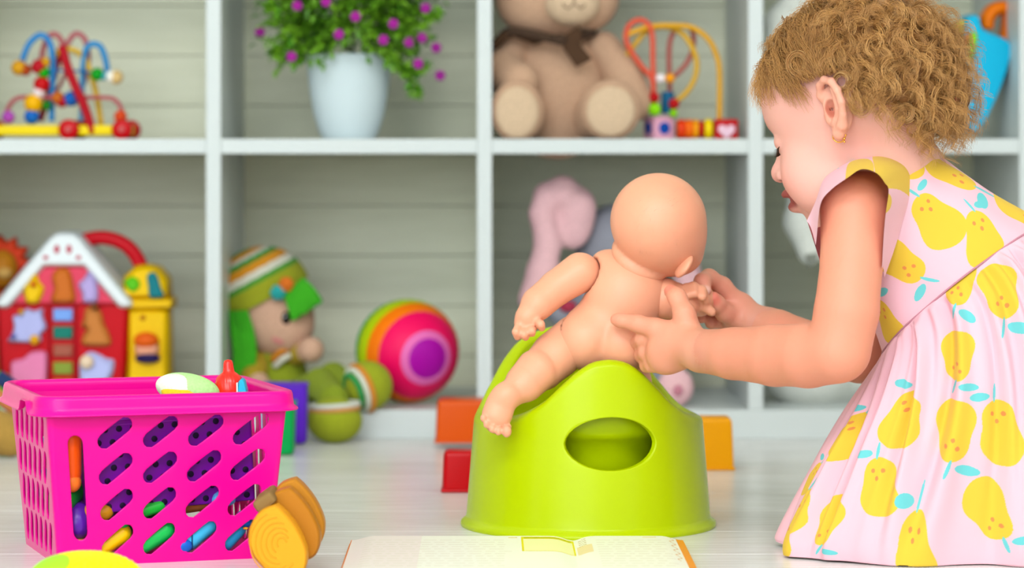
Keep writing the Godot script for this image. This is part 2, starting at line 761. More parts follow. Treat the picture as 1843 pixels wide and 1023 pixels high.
# ------------------------------------------------------------------ the white cube shelf
func build_shelf() -> void:
	var lac := mat("ced4d2", 0.32)
	var px := SHELF_Z / F
	var t := thing("cube_shelf", "white open cube shelf unit standing on the floor against the boarded wall", "shelf", Vector3(0.1, 0, -SHELF_Z))
	var zf := -SHELF_Z
	var zb := -BACK_Z
	var y0 := 0.0374
	var mid := CH + 1.5 * px
	var th := 0.0193
	var yt := 0.7147
	var xs := []
	for k in 6:
		xs.append((384.0 + 488.0 * (k - 1) - VX) * px)
	var xl: float = xs[0] - th / 2
	var xr: float = xs[5] + th / 2
	part("bottom_board", box_between(Vector3(xl, 0.0, zf), Vector3(xr, y0, zb), 0.0014), lac, t)
	part("top_board", box_between(Vector3(xl, yt, zf), Vector3(xr, yt + 0.038, zb), 0.0014), lac, t)
	for k in 6:
		var x: float = xs[k]
		var a := x - (0.019 + th / 2 if k == 0 else th / 2)
		var b := x + (0.019 + th / 2 if k == 5 else th / 2)
		if k == 0 or k == 5:
			part("side_panel", box_between(Vector3(a, 0, zf), Vector3(b, yt + 0.038, zb), 0.0014), lac, t)
		else:
			part("upright", box_between(Vector3(a, y0, zf), Vector3(b, yt, zb), 0.0012), lac, t)
	for k in 5:
		part("shelf_board", box_between(Vector3(xs[k] + th / 2, mid - th / 2, zf - 0.0006), Vector3(xs[k + 1] - th / 2, mid + th / 2, zb), 0.0012), lac, t)


# ------------------------------------------------------------------ potty
func build_potty() -> void:
	var c := Vector3(0.101, 0, -3.06)
	var turn := deg_to_rad(9.5)
	var deg := [0.0, 8.0, 15.0, 25.0, 35.0, 48.0, 62.0, 90.0, 110.0, 124.0, 144.0, 156.0, 170.0, 180.0]
	var hs := [0.1715, 0.1695, 0.163, 0.148, 0.131, 0.1186, 0.113, 0.1105, 0.116, 0.134, 0.172, 0.185, 0.192, 0.193]
	var rim := func(a: float) -> float:
		a = absf(wrapf(a, -PI, PI))
		return curve1(deg, hs, rad_to_deg(a))
	# a point of the wall: azimuth a from the near peak, height y, and how far it lies outside (+) or inside (-) the wall
	var S := func(a: float, y: float, d: float) -> Vector3:
		var r := lerpf(0.1222, 0.1085, clampf(y / 0.17, 0.0, 1.2)) + d
		var b := a + turn
		return c + Vector3(sin(b) * r, y, cos(b) * r * 1.03)
	var m := mat("b1c600", 0.26, {"metallic_specular": 0.3})
	var t := thing("potty", "lime green plastic potty with an oval hand hole, the doll sitting on it", "potty", c)
	var g := Geo.new()
	var na := 96
	var hole := 8            # columns on each side of the near peak that make room for the hand hole
	var A := TAU * hole / na
	var y0 := 0.058
	var y2 := 0.126
	var lip := 0.007
	var from := g.i.size()
	# rows: flange, lower wall, hole band, upper wall, rolled rim, inner wall, bowl
	var pts := func(a: float) -> Array:
		var h: float = rim.call(a) - lip
		var top := y2 if absf(a) <= A + 0.001 else minf(y2, y0 + (h - y0) * 0.72)
		var o := []
		for q in [[0.0042, 0.0], [0.0052, 0.002], [0.0048, 0.0045], [0.0025, 0.0065], [0.0006, 0.0085], [0.0, 0.011]]:
			o.append(S.call(a, q[1], q[0]))
		for k in range(1, 5):
			o.append(S.call(a, lerpf(0.011, y0, k / 4.0), 0.0))
		for k in range(1, 9):
			o.append(S.call(a, lerpf(y0, top, k / 8.0), 0.0))
		for k in range(1, 7):
			o.append(S.call(a, lerpf(top, h, k / 6.0), 0.0))
		for k in range(1, 9):
			var th := PI * k / 8.0
			o.append(S.call(a, h + sin(th) * lip, -0.0085 * (1.0 - cos(th))))
		var yb := 0.098
		for k in range(1, 7):
			o.append(S.call(a, lerpf(h, yb, k / 6.0), -0.017 - 0.006 * k / 6.0))
		for q in [[-0.03, 0.092], [-0.038, 0.085], [-0.043, 0.07], [-0.05, 0.045], [-0.064, 0.026], [-0.09, 0.02], [-0.1175, 0.018]]:
			o.append(S.call(a, q[1], q[0]))
		return o
	var rows := 0
	for k in na:
		var a := wrapf(TAU * k / na, -PI, PI - 1e-6) if k <= na / 2 else TAU * k / na - TAU
		if k == na / 2:
			a = PI
		var col: Array = pts.call(a)
		rows = col.size()
		for p in col:
			g.vert(p)
	for k in na:
		var k2 := (k + 1) % na
		for r in rows - 1:
			if r >= 9 and r < 17 and (k < hole or k >= na - hole):
				continue
			g.quad(k * rows + r, k2 * rows + r, k2 * rows + r + 1, k * rows + r + 1)
	# ring of wall between that gap and the oval hand hole, then the hole's own rolled edge
	var per := []
	for k in range(-hole, hole):
		per.append([k, 9])
	for r in range(9, 17):
		per.append([hole, r])
	for k in range(hole, -hole, -1):
		per.append([k, 17])
	for r in range(17, 9, -1):
		per.append([-hole, r])
	var n := per.size()
	var hx := 0.0474 / 0.117
	var hy := 0.0255
	var cy := 0.0912
	var rings := 7
	var ring_ids := []
	for j in rings + 4:
		var ids := []
		for e in n:
			var a: float = TAU * per[e][0] / na
			var y := lerpf(y0, y2, (per[e][1] - 9) / 8.0)
			var th := atan2((y - cy) / hy * 0.9, a / hx)
			var ha := hx * cos(th)
			var hyy := cy + hy * sin(th) * pow(absf(sin(th)), 0.12)
			if j == 0:
				var kk := posmod(int(per[e][0]), na)
				ids.append(kk * rows + int(per[e][1]))
			elif j <= rings:
				var s := float(j) / rings
				s = 1.0 - (1.0 - s) * (1.0 - s * 0.3)
				ids.append(g.vert(S.call(lerpf(a, ha, s), lerpf(y, hyy, s), 0.0)))
			else:
				var s2 := (j - rings) / 3.0
				ids.append(g.vert(S.call(ha * (1.0 - 0.012 * s2), cy + (hyy - cy) * (1.0 - 0.012 * s2), -0.0055 * s2)))
		ring_ids.append(ids)
	for j in rings + 3:
		for e in n:
			var e2 := (e + 1) % n
			g.quad(ring_ids[j][e], ring_ids[j][e2], ring_ids[j + 1][e2], ring_ids[j + 1][e])
	g.orient(from)
	part("shell", g, m, t)
	var b := Geo.new()
	var prof := PackedVector2Array()
	for q in [[0.004, 0.0178], [0.06, 0.018], [0.0612, 0.0195], [0.0605, 0.0208], [0.004, 0.0205]]:
		prof.append(Vector2(q[0], q[1]))
	b.lathe(prof, Transform3D(Basis.IDENTITY, c), 40)
	part("bowl_floor", b, m, t)


# ------------------------------------------------------------------ basket
var b_o := Vector3.ZERO
var b_e1 := Vector3.ZERO
var b_e2 := Vector3.ZERO
const BW := 0.222
const BD := 0.2


# a point in the basket's own frame: x along its front, y up, z from its front to its back
func B(x: float, y: float, z: float) -> Vector3:
	return b_o + b_e1 * x + b_e2 * z + Vector3(0, y, 0)


func capsule_reach(len: float, r: float, ang: float, dir: Vector2) -> float:
	var ax := Vector2(cos(ang), sin(ang)) * len
	var lo := 0.0
	var hi := len + r + 0.01
	for k in 22:
		var mid := (lo + hi) / 2.0
		var q := dir * mid
		var cl := ax * clampf(q.dot(ax) / (len * len), -1.0, 1.0)
		if (q - cl).length() < r:
			lo = mid
		else:
			hi = mid
	return lo


func build_basket() -> void:
	b_o = Vector3(-0.392, 0, -2.735)
	b_e1 = Vector3(0.95, 0, -0.312)
	b_e2 = Vector3(-0.312, 0, -0.95)
	var pink := mat("e6008a", 0.3, {"metallic_specular": 0.33})
	var t := thing("basket", "magenta plastic basket with slanted slots, heaped with toys, near the open book", "basket", B(BW / 2, 0, BD / 2))
	var H := 0.143
	var tp := 0.013
	var cr := 0.006
	var thick := 0.0022
	# walls: start and direction in plan, length, and the slots
	var corner := [Vector2(0, 0), Vector2(BW, 0), Vector2(BW, BD), Vector2(0, BD)]
	var mid := Vector2(BW / 2, BD / 2)
	var inset := func(k: int, y: float) -> Vector2:
		var q: Vector2 = corner[k]
		var s := tp * (1.0 - y / H)
		return q + Vector2(s if q.x < mid.x else -s, s if q.y < mid.y else -s)
	var g := Geo.new()
	var names := 4
	for w in names:
		var L: float = (corner[(w + 1) % 4] - corner[w]).length()
		var nd: Vector2 = (corner[(w + 1) % 4] - corner[w]).normalized()
		var outn := Vector2(nd.y, -nd.x)
		# u in metres along the wall at mid height (0..L), y height, d outwards
		var S := func(u: float, y: float, d: float) -> Vector3:
			var a: Vector2 = inset.call(w, y)
			var b: Vector2 = inset.call((w + 1) % 4, y)
			a += nd * cr
			b -= nd * cr
			var q: Vector2 = a.lerp(b, u / L) + outn * d
			return B(q.x, y, q.y)
		var cells := []
		var rows := [0.0057, 0.0382, 0.0707, 0.1032, 0.1357]
		var ncol := 4 if w % 2 == 0 else 6
		var u0 := 0.036 if w == 0 else 0.012
		var u1 := L - 0.006 if w == 0 else L - 0.012
		for a in ncol:
			for r in 4:
				var ca := lerpf(u0, u1, float(a) / ncol)
				var cb := lerpf(u0, u1, float(a + 1) / ncol)
				cells.append([ca, rows[r], cb, rows[r + 1], 0.0128 if w % 2 == 0 else 0.0105, 0.0069 if w % 2 == 0 else 0.0068, deg_to_rad(35.5) if w % 2 == 0 else deg_to_rad(58.0)])
		var plain := [[0.0, 0.0, L, rows[0]], [0.0, rows[4], L, H]]
		if w == 0:
			cells.append([0.003, rows[0], u0, rows[4], 0.0475, 0.0074, PI / 2])
			plain.append([0.0, rows[0], 0.003, rows[4]])
		else:
			plain.append([0.0, rows[0], u0, rows[4]])
		plain.append([u1, rows[0], L, rows[4]])
		for q in plain:
			for d in [0.0, -thick]:
				g.grid(16 if q[2] - q[0] > 0.1 else 1, 4, func(s: float, v: float) -> Vector3: return S.call(lerpf(q[0], q[2], s), lerpf(q[1], q[3], v), d), false, false)
		for q in cells:
			var cc := Vector2((q[0] + q[2]) / 2, (q[1] + q[3]) / 2)
			var per := []
			var ns := 7
			for k in ns:
				per.append(Vector2(lerpf(q[0], q[2], float(k) / ns), q[1]))
			for k in ns:
				per.append(Vector2(q[2], lerpf(q[1], q[3], float(k) / ns)))
			for k in ns:
				per.append(Vector2(lerpf(q[2], q[0], float(k) / ns), q[3]))
			for k in ns:
				per.append(Vector2(q[0], lerpf(q[3], q[1], float(k) / ns)))
			var n := per.size()
			var edge := []
			var asp: float = (q[3] - q[1]) / (q[2] - q[0])
			for e in n:
				# spread the edge points evenly: take the angle in the cell scaled to a square when it is tall
				var rel: Vector2 = per[e] - cc
				var dir := rel.normalized()
				if asp > 2.0:
					# tall slot: walk its outline instead
					var half: float = q[4] - q[5]
					var hw: float = (q[2] - q[0]) / 2
					if absf(absf(rel.x) - hw) < 1e-5:
						edge.append(cc + Vector2(signf(rel.x) * q[5], rel.y / ((q[3] - q[1]) / 2) * half))
					else:
						var th: float = rel.x / hw * PI / 2
						edge.append(cc + Vector2(sin(th) * q[5], signf(rel.y) * (half + cos(th) * q[5])))
				else:
					edge.append(cc + dir * capsule_reach(q[4], q[5], q[6], dir))
			var loops := []
			for spec in [[0.0, 0.0], [0.6, 0.0], [0.93, 0.0], [1.0, -0.0006], [1.0, -thick + 0.0006], [0.93, -thick], [0.0, -thick]]:
				var ids := []
				for e in n:
					var z: Vector2 = per[e].lerp(edge[e], spec[0])
					ids.append(g.vert(S.call(z.x, z.y, spec[1])))
				loops.append(ids)
			for l in loops.size() - 1:
				for e in n:
					var e2 := (e + 1) % n
					g.quad(loops[l][e], loops[l][e2], loops[l + 1][e2], loops[l + 1][e])
		# rounded corner to the next wall
		var nd2: Vector2 = (corner[(w + 2) % 4] - corner[(w + 1) % 4]).normalized()
		for d in [0.0, -thick]:
			g.grid(6, 8, func(s: float, v: float) -> Vector3:
				var y: float = v * H
				var vc: Vector2 = inset.call((w + 1) % 4, y)
				var outn2 := Vector2(nd2.y, -nd2.x)
				var a: Vector2 = vc - nd * cr + outn * d
				var b: Vector2 = vc + nd2 * cr + outn2 * d
				var cpt: Vector2 = vc + (outn + outn2) * d
				var q: Vector2 = a.lerp(cpt, s).lerp(cpt.lerp(b, s), s)
				return B(q.x, y, q.y), false, false)
	# weld normals: walls are built outward-facing
	part("wall_panels", g, pink, t)
	var fl := Geo.new()
	var bq := tp + 0.002
	fl.rbox(Vector3(BW - 2 * bq, 0.004, BD - 2 * bq), 0.0015, frame(b_e1, Vector3.UP, B(BW / 2, 0.004, BD / 2)))
	part("base", fl, pink, t)
	# rolled rim swept round the top, with the hand notch in the short side
	var prof := [[-0.001, 0.136], [-0.001, 0.148], [-0.0004, 0.1515], [0.0015, 0.1535], [0.0045, 0.154], [0.007, 0.153], [0.0082, 0.150], [0.0088, 0.1445], [0.0094, 0.1405], [0.0128, 0.1378], [0.0134, 0.1365], [0.0126, 0.1358], [0.0088, 0.137], [0.0066, 0.139], [0.006, 0.147], [0.002, 0.1505], [0.0012, 0.147], [0.0012, 0.136]]
	var path := []
	var rr := 0.02
	for k in 4:
		var a: Vector2 = corner[k]
		var d0: Vector2 = (a - corner[(k + 3) % 4]).normalized()
		var d1: Vector2 = (corner[(k + 1) % 4] - a).normalized()
		for j in 7:
			var s := j / 6.0
			var p: Vector2 = (a - d0 * rr).lerp(a, s).lerp(a.lerp(a + d1 * rr, s), s)
			var tn: Vector2 = d0.lerp(d1, s).normalized()
			path.append([p, Vector2(tn.y, -tn.x)])
		var b2: Vector2 = corner[(k + 1) % 4]
		for j in range(1, 24):
			path.append([(a + d1 * rr).lerp(b2 - d1 * rr, j / 24.0), Vector2(d1.y, -d1.x)])
	var r := Geo.new()
	var np := path.size()
	var pn := prof.size()
	for k in np:
		var p: Vector2 = path[k][0]
		var lift := 0.0
		if p.x < 0.002 and p.y > 0.02 and p.y < 0.075:
			lift = smoothstep(0.0, 0.5, 1.0 - absf(p.y - 0.046) / 0.024) * 0.011
		for q in prof:
			var o: Vector2 = p + path[k][1] * q[0]
			var y: float = q[1]
			if q[0] > 0.0087 - 0.0023 and y < 0.1475:
				y += lift * clampf((0.1475 - y) / 0.009, 0.0, 1.0)
				y = minf(y, 0.1478)
			r.vert(B(o.x, y, o.y))
	for k in np:
		var k2 := (k + 1) % np
		for q in pn:
			var q2 := (q + 1) % pn
			r.quad(k * pn + q, k2 * pn + q, k2 * pn + q2, k * pn + q2)
	r.orient(0)
	part("rim", r, pink, t)
	build_basket_toys()


func loose_toy(nm: String, label: String, at: Vector3) -> Node3D:
	return thing(nm, label, "toy", at)


# a rounded toy of one colour between two points of the basket
func stick_toy(nm: String, label: String, hex: String, a: Vector3, b: Vector3, ra: float, rb: float, extra := []) -> void:
	var t := loose_toy(nm, label, (a + b) / 2.0)
	var s := Solid.new()
	s.limb(a, b, ra, rb, 0.004)
	var g := Geo.new()
	s.build(g, minf(ra, rb) * 0.22)
	part("body", g, mat(hex, 0.3, {"metallic_specular": 0.4}), t)
	for q in extra:
		var e := Geo.new()
		e.ell(q[1], q[2], Basis.IDENTITY, 16, 10)
		part(q[0], e, mat(q[3], 0.35), t)


func build_basket_toys() -> void:
	var fr := frame(b_e1, Vector3.UP, Vector3.ZERO).basis
	# the dotted violet brick right behind the front wall
	var t := loose_toy("dotted_brick", "violet toy brick with black dots behind the basket's front slots", B(0.112, 0.048, 0.033))
	var tilt := fr * Basis(Vector3.BACK, 0.05)
	var g := Geo.new()
	g.rbox(Vector3(0.156, 0.086, 0.024), 0.003, Transform3D(tilt, B(0.117, 0.091, 0.034)))
	var br := part("body", g, mat("7d12a0", 0.35), t)
	for r in 7:
		for k in 12:
			var x := -0.071 + k * 0.0128 + (0.0064 if r % 2 == 1 else 0.0)
			var y := -0.037 + r * 0.0116
			if absf(x) > 0.074:
				continue
			var d := Geo.new()
			d.lathe(PackedVector2Array([Vector2(0, 0), Vector2(0.0029, 0), Vector2(0.0029, 0.0006), Vector2(0, 0.0006)]), Transform3D(tilt * Basis(Vector3.RIGHT, PI / 2), B(0.117, 0.091, 0.034) + tilt * Vector3(x, y, 0.0118)), 12)
			part("dot", d, mat("1e0630", 0.5), br)
	for y in [0.027, 0.0315]:
		var d := Geo.new()
		d.rbox(Vector3(0.157, 0.0012, 0.0246), 0.0005, Transform3D(tilt, B(0.117, 0.091, 0.034) + tilt * Vector3(0, y + 0.009, 0)))
		part("ridge", d, mat("8f2ab4", 0.35), br)
	stick_toy("toy_carrot", "orange toy carrot standing behind the tall corner slot", "ff5a0c", B(0.024, 0.132, 0.024), B(0.027, 0.082, 0.026), 0.0125, 0.0095, [["tip", B(0.0275, 0.074, 0.024), Vector3(0.0085, 0.009, 0.0085), "ff7a2a"]])
	stick_toy("toy_cucumber", "dark green toy stick below the carrot in the corner slot", "0b7f22", B(0.022, 0.058, 0.03), B(0.036, 0.064, 0.05), 0.011, 0.011)
	stick_toy("toy_plum", "violet toy plum low in the corner slot", "5a1a9c", B(0.033, 0.036, 0.032), B(0.034, 0.04, 0.034), 0.0155, 0.0155)
	stick_toy("toy_lemon", "small yellow toy fruit at the foot of the corner slot", "f4c400", B(0.034, 0.014, 0.024), B(0.037, 0.015, 0.03), 0.009, 0.008)
	stick_toy("toy_banana", "yellow toy banana in the lowest row of slots", "f8c404", B(0.052, 0.014, 0.026), B(0.073, 0.026, 0.026), 0.0095, 0.0095, [["tip", B(0.0455, 0.0115, 0.024), Vector3(0.005, 0.005, 0.005), "f0b000"]])
	stick_toy("toy_pea", "small green toy bead beside the banana", "17b94a", B(0.0725, 0.036, 0.022), B(0.074, 0.036, 0.022), 0.0052, 0.0052)
	stick_toy("toy_pepper", "bright green toy pepper in the lowest row, beside the banana", "0fb84e", B(0.088, 0.015, 0.024), B(0.112, 0.028, 0.024), 0.0105, 0.0105, [["stalk", B(0.0832, 0.0115, 0.0165), Vector3(0.004, 0.004, 0.003), "0a5a22"]])
	stick_toy("toy_dolphin", "light blue rounded toy in the third slot of the lowest row", "40bdea", B(0.134, 0.02, 0.026), B(0.152, 0.032, 0.026), 0.0125, 0.0105, [["tail", B(0.1285, 0.014, 0.018), Vector3(0.0085, 0.0075, 0.0075), "1c5fc0"], ["seam", B(0.1365, 0.0205, 0.0165), Vector3(0.0008, 0.011, 0.0045), "123a6a"]])
	stick_toy("toy_bird", "blue toy bird with a darker head, lowest row near the log", "2ba6de", B(0.169, 0.015, 0.028), B(0.181, 0.026, 0.028), 0.0095, 0.0085, [["head", B(0.1865, 0.035, 0.024), Vector3(0.0088, 0.0084, 0.0085), "1a72d4"], ["beak", B(0.186, 0.0275, 0.0165), Vector3(0.0025, 0.0012, 0.002), "f0a020"]])
	stick_toy("toy_egg", "pale blue toy egg above the blue bird", "62b4ee", B(0.164, 0.0535, 0.024), B(0.172, 0.056, 0.028), 0.0085, 0.009)
	stick_toy("toy_cup", "dark red toy cup at the end of the dotted brick", "a00a18", B(0.185, 0.062, 0.064), B(0.19, 0.08, 0.066), 0.014, 0.015)
	stick_toy("toy_bread", "brown toy roll under the dotted brick", "b85812", B(0.13, 0.05, 0.034), B(0.15, 0.052, 0.036), 0.0095, 0.0095)
	stick_toy("toy_leaf", "green toy leaf lying over the pepper", "24c63e", B(0.092, 0.046, 0.024), B(0.108, 0.05, 0.026), 0.0065, 0.006)
	stick_toy("toy_potato", "golden toy potato under the near end of the dotted brick", "e59a1c", B(0.046, 0.046, 0.026), B(0.058, 0.047, 0.028), 0.0085, 0.0085)
	stick_toy("toy_orange", "orange toy fruit on top of the dotted brick's near end", "f5801a", B(0.066, 0.139, 0.038), B(0.076, 0.139, 0.04), 0.011, 0.010)
	stick_toy("toy_lime", "lime green toy fruit on top of the dotted brick, second slot", "a4e022", B(0.105, 0.14, 0.04), B(0.112, 0.14, 0.042), 0.0095, 0.0095)
	stick_toy("toy_corn", "amber toy corn cob on the dotted brick, third slot", "f4b42a", B(0.142, 0.139, 0.04), B(0.15, 0.138, 0.042), 0.0085, 0.0085)
	# things seen through the short side
	stick_toy("toy_pear", "lime toy slab high behind the short side's slots", "93dc2a", B(0.024, 0.1, 0.07), B(0.026, 0.075, 0.075), 0.011, 0.012)
	stick_toy("toy_bean", "lime toy bean low behind the short side's slots", "86d42e", B(0.026, 0.06, 0.105), B(0.028, 0.04, 0.09), 0.011, 0.011)
	stick_toy("toy_marble", "navy toy ball behind the short side, far end", "1c3aa4", B(0.026, 0.062, 0.145), B(0.027, 0.058, 0.145), 0.013, 0.013)
	stick_toy("toy_berry", "sky blue toy berry high behind the short side", "2a8fe0", B(0.024, 0.098, 0.118), B(0.024, 0.096, 0.12), 0.010, 0.010)
	stick_toy("toy_cherry", "small red toy cherry at the foot of the short side", "e01020", B(0.024, 0.022, 0.1), B(0.025, 0.022, 0.1), 0.0075, 0.0075)
	stick_toy("toy_grape", "violet toy grape at the foot of the short side", "6a2cb4", B(0.028, 0.024, 0.062), B(0.03, 0.026, 0.065), 0.012, 0.012)
	stick_toy("toy_ring", "deep blue toy bead at the foot of the short side, far end", "15489c", B(0.028, 0.022, 0.13), B(0.028, 0.03, 0.14), 0.010, 0.010)
	# the bulk of the heap
	stick_toy("toy_ball", "large green toy ball in the middle of the basket", "119c46", B(0.11, 0.05, 0.115), B(0.112, 0.05, 0.115), 0.042, 0.042)
	stick_toy("toy_ball", "amber toy ball in the back of the basket", "eea212", B(0.064, 0.1, 0.14), B(0.066, 0.1, 0.14), 0.026, 0.026)
	stick_toy("toy_ball", "red toy ball deep in the basket near the cap", "cc1c2c", B(0.168, 0.1, 0.13), B(0.17, 0.1, 0.13), 0.03, 0.03)
	stick_toy("toy_cube", "violet rounded toy deep in the basket", "6a1c94", B(0.06, 0.04, 0.09), B(0.07, 0.05, 0.1), 0.024, 0.022)
	stick_toy("toy_avocado", "lime toy avocado against the far wall of the basket", "9ad61e", B(0.07, 0.122, 0.172), B(0.12, 0.124, 0.172), 0.013, 0.013)
	# on top: the soft corn slice, the red bottle cap and the blue paddle
	var o := P(340, 699, 2.83)
	t = loose_toy("melon_slice", "soft green and white toy slice with a yellow middle on top of the basket", o - Vector3(0, 0.013, 0))
	var bs := Basis(Vector3.BACK, -0.20)
	g = Geo.new()
	g.ell(o, Vector3(0.029, 0.0135, 0.022), bs, 32, 18)
	part("rind", g, fuzzy("bff09a", 40.0), t)
	g = Geo.new()
	g.ell(o + Vector3(-0.008, 0.0005, 0.007), Vector3(0.0222, 0.0128, 0.0165), bs, 30, 16)
	part("flesh", g, fuzzy("f2f6e2", 40.0), t)
	g = Geo.new()
	g.ell(o + Vector3(-0.006, -0.004, 0.0155), Vector3(0.0185, 0.0082, 0.0092), bs, 26, 14)
	part("core", g, fuzzy("f6cc20", 40.0), t)
	o = P(413, 702, 2.84)
	t = loose_toy("bottle_cap", "red ribbed toy bottle cap with a pointed teat in the basket", o)
	g = Geo.new()
	var prof := [[0.0, -0.02], [0.0125, -0.02], [0.0135, -0.012], [0.0138, 0.0], [0.0132, 0.006], [0.0112, 0.0118], [0.008, 0.0148], [0.0056, 0.0166], [0.0048, 0.0205], [0.0045, 0.0245], [0.0034, 0.0272], [0.0, 0.0282]]
	var xf := Transform3D(Basis(Vector3.BACK, 0.05), o)
	g.grid(72, prof.size() - 1, func(u: float, v: float) -> Vector3:
		var q: Array = prof[int(roundf(v * (prof.size() - 1)))]
		var rib := 1.0 + (0.018 * cos(u * TAU * 24.0) if q[1] > 0.004 and q[1] < 0.0135 else 0.0)
		return xf * Vector3(q[0] * rib * cos(u * TAU), q[1], q[0] * rib * sin(u * TAU)), true)
	part("cap", g, mat("e8200c", 0.25, {"metallic_specular": 0.5}), t)
	o = P(436, 725, 2.835)
	t = loose_toy("toy_paddle", "light blue flat toy paddle standing beside the red cap", o - Vector3(0, 0.025, 0))
	g = Geo.new()
	g.prism(PackedVector2Array([Vector2(-0.0035, -0.03), Vector2(0.0035, -0.03), Vector2(0.0046, 0.012), Vector2(0.003, 0.0205), Vector2(0.0005, 0.0225), Vector2(-0.002, 0.0205), Vector2(-0.0036, 0.012)]), 0.02, 0.001, Transform3D(Basis(Vector3.BACK, 0.08), o + Vector3(0.001, 0, 0)))
	part("blade", g, mat("2cb4d8", 0.35), t)
	g = Geo.new()
	g.rbox(Vector3(0.0015, 0.046, 0.0204), 0.0006, Transform3D(Basis(Vector3.BACK, 0.02), o + Vector3(-0.0036, -0.004, 0)))
	part("edge", g, mat("e6f2f4", 0.4), t)


# ------------------------------------------------------------------ blocks, book and other toys on the floor
func cup_block(hex: String, px0: float, px1: float, py0: float, py1: float, label: String, taper: float, z := 0.0, spin := 0.0, depth := 0.0, nm := "toy_block") -> void:
	var zz := z if z > 0.0 else floor_z(py1)
	var a := P(px0, py1, zz)
	var b := P(px1, py1, zz)
	var w := (b - a).x
	var h := P(px0, py0, zz).y - a.y
	var d := depth if depth > 0.0 else w
	var at := Vector3((a.x + b.x) / 2, a.y, -zz - d / 2)
	var t := thing(nm, label, "toy block", at, "hollow plastic blocks on the floor")
	var m := mat(hex, 0.3, {"metallic_specular": 0.27})
	var g := Geo.new()
	var xf := Transform3D(Basis(Vector3.UP, spin), at + Vector3(0, h / 2, 0))
	g.rbox(Vector3(w, h, d), 0.006, xf, taper)
	part("body", g, m, t)
	var rim := Geo.new()
	var low := taper <= 1.0
	rim.rbox(Vector3(w * maxf(taper, 1.0) + 0.002, 0.004, d * maxf(taper, 1.0) + 0.002), 0.0018, Transform3D(Basis(Vector3.UP, spin), at + Vector3(0, 0.0022 if low else h - 0.0022, 0)))
	part("rim", rim, m, t)


func build_floor_toys() -> void:
	cup_block("5a22b8", 472, 551, 690, 801, "violet plastic block behind the green one, beside the rag doll's shoe", 1.05, 3.85, 0.0, 0.03)
	cup_block("009a48", 478, 528, 724, 821, "green plastic block between the basket and the violet block", 1.12, 0.0)
	cup_block("d65000", 783, 878, 721, 799, "orange plastic block against the shelf front, partly behind the potty", 0.93, 3.82, 0.0, 0.06)
	cup_block("c0000a", 795, 858, 813, 888, "small red plastic block on the floor just before the orange one", 0.9, 0.0)
	cup_block("f0a000", 1248, 1322, 753, 848, "yellow plastic block on the side of the potty nearest the child", 0.9, 0.0)
	build_book()
	build_log_toy()
	# fuzzy rubber ball at the lower edge
	var c := P(155, 1066, 2.5)
	c.y = 0.0235
	var t := thing("bumpy_ball", "yellow and lime rubber ball with soft bumps before the basket", "ball", Vector3(c.x, 0, c.z))
	var g := Geo.new()
	g.grid(200, 90, func(s: float, v: float) -> Vector3:
		var th := v * PI
		var ph := s * TAU
		var q := 1.0 + 0.06 * pow(maxf(0.0, sin(ph * 20.0) * sin(th * 22.0)), 0.8) * sin(th)
		return c + Vector3(0.0455 * sin(th) * cos(ph), 0.0235 * cos(th), 0.04 * sin(th) * sin(ph)) * q, true)
	part("body", g, mat("f4ee14", 0.5, {"subsurf_scatter_enabled": true, "subsurf_scatter_strength": 0.15}), t)
	var pg := Geo.new()
	pg.grid(24, 12, func(s: float, v: float) -> Vector3:
		var th := v * 0.5
		var ph := s * TAU
		var d := Basis(Vector3(0.6, 0, 0.8).normalized(), 0.95) * Vector3(sin(th) * cos(ph), cos(th), sin(th) * sin(ph))
		return c + Vector3(d.x * 0.0474, d.y * 0.0248, d.z * 0.0416), true)
	part("lime_patch", pg, mat("9ee82a", 0.5), t, "lime green patch")
	# soft toy in a striped jumper at the frame edge, behind the basket
	var s0 := P(6, 822, 3.72)
	var pt := thing("soft_toy", "tan soft toy in a navy and orange striped jumper lying behind the basket", "soft toy", Vector3(s0.x, 0, s0.z))
	var so := Solid.new()
	so.egg(Vector3(s0.x - 0.02, 0.03, s0.z), Vector3(0.05, 0.029, 0.04))
	so.ball(Vector3(s0.x + 0.012, 0.021, s0.z + 0.01), 0.019)
	so.ball(Vector3(s0.x - 0.055, 0.022, s0.z + 0.012), 0.021)
	var sg := Geo.new()
	so.build(sg, 0.005)
	part("body", sg, fuzzy("b98f3e", 30.0), pt)
	for k in 4:
		var jg := Geo.new()
		var ax := Vector3(-0.82, 0.57, -0.05)
		var o := Vector3(s0.x + 0.006 - 0.014 * (k - 1), 0.052, s0.z - 0.02) + Vector3(0.57, 0.82, 0) * (0.0115 * (1.5 - k) + 0.002)
		jg.tube(PackedVector3Array([o - ax * 0.034, o - ax * 0.02, o + ax * 0.02, o + ax * 0.05]), PackedFloat32Array([0.004, 0.0085, 0.009, 0.009]), 12)
		part("jumper_stripe", jg, fuzzy("1d3566" if k % 2 == 0 else "d8824a", 30.0), pt, "navy stripe" if k % 2 == 0 else "orange stripe")


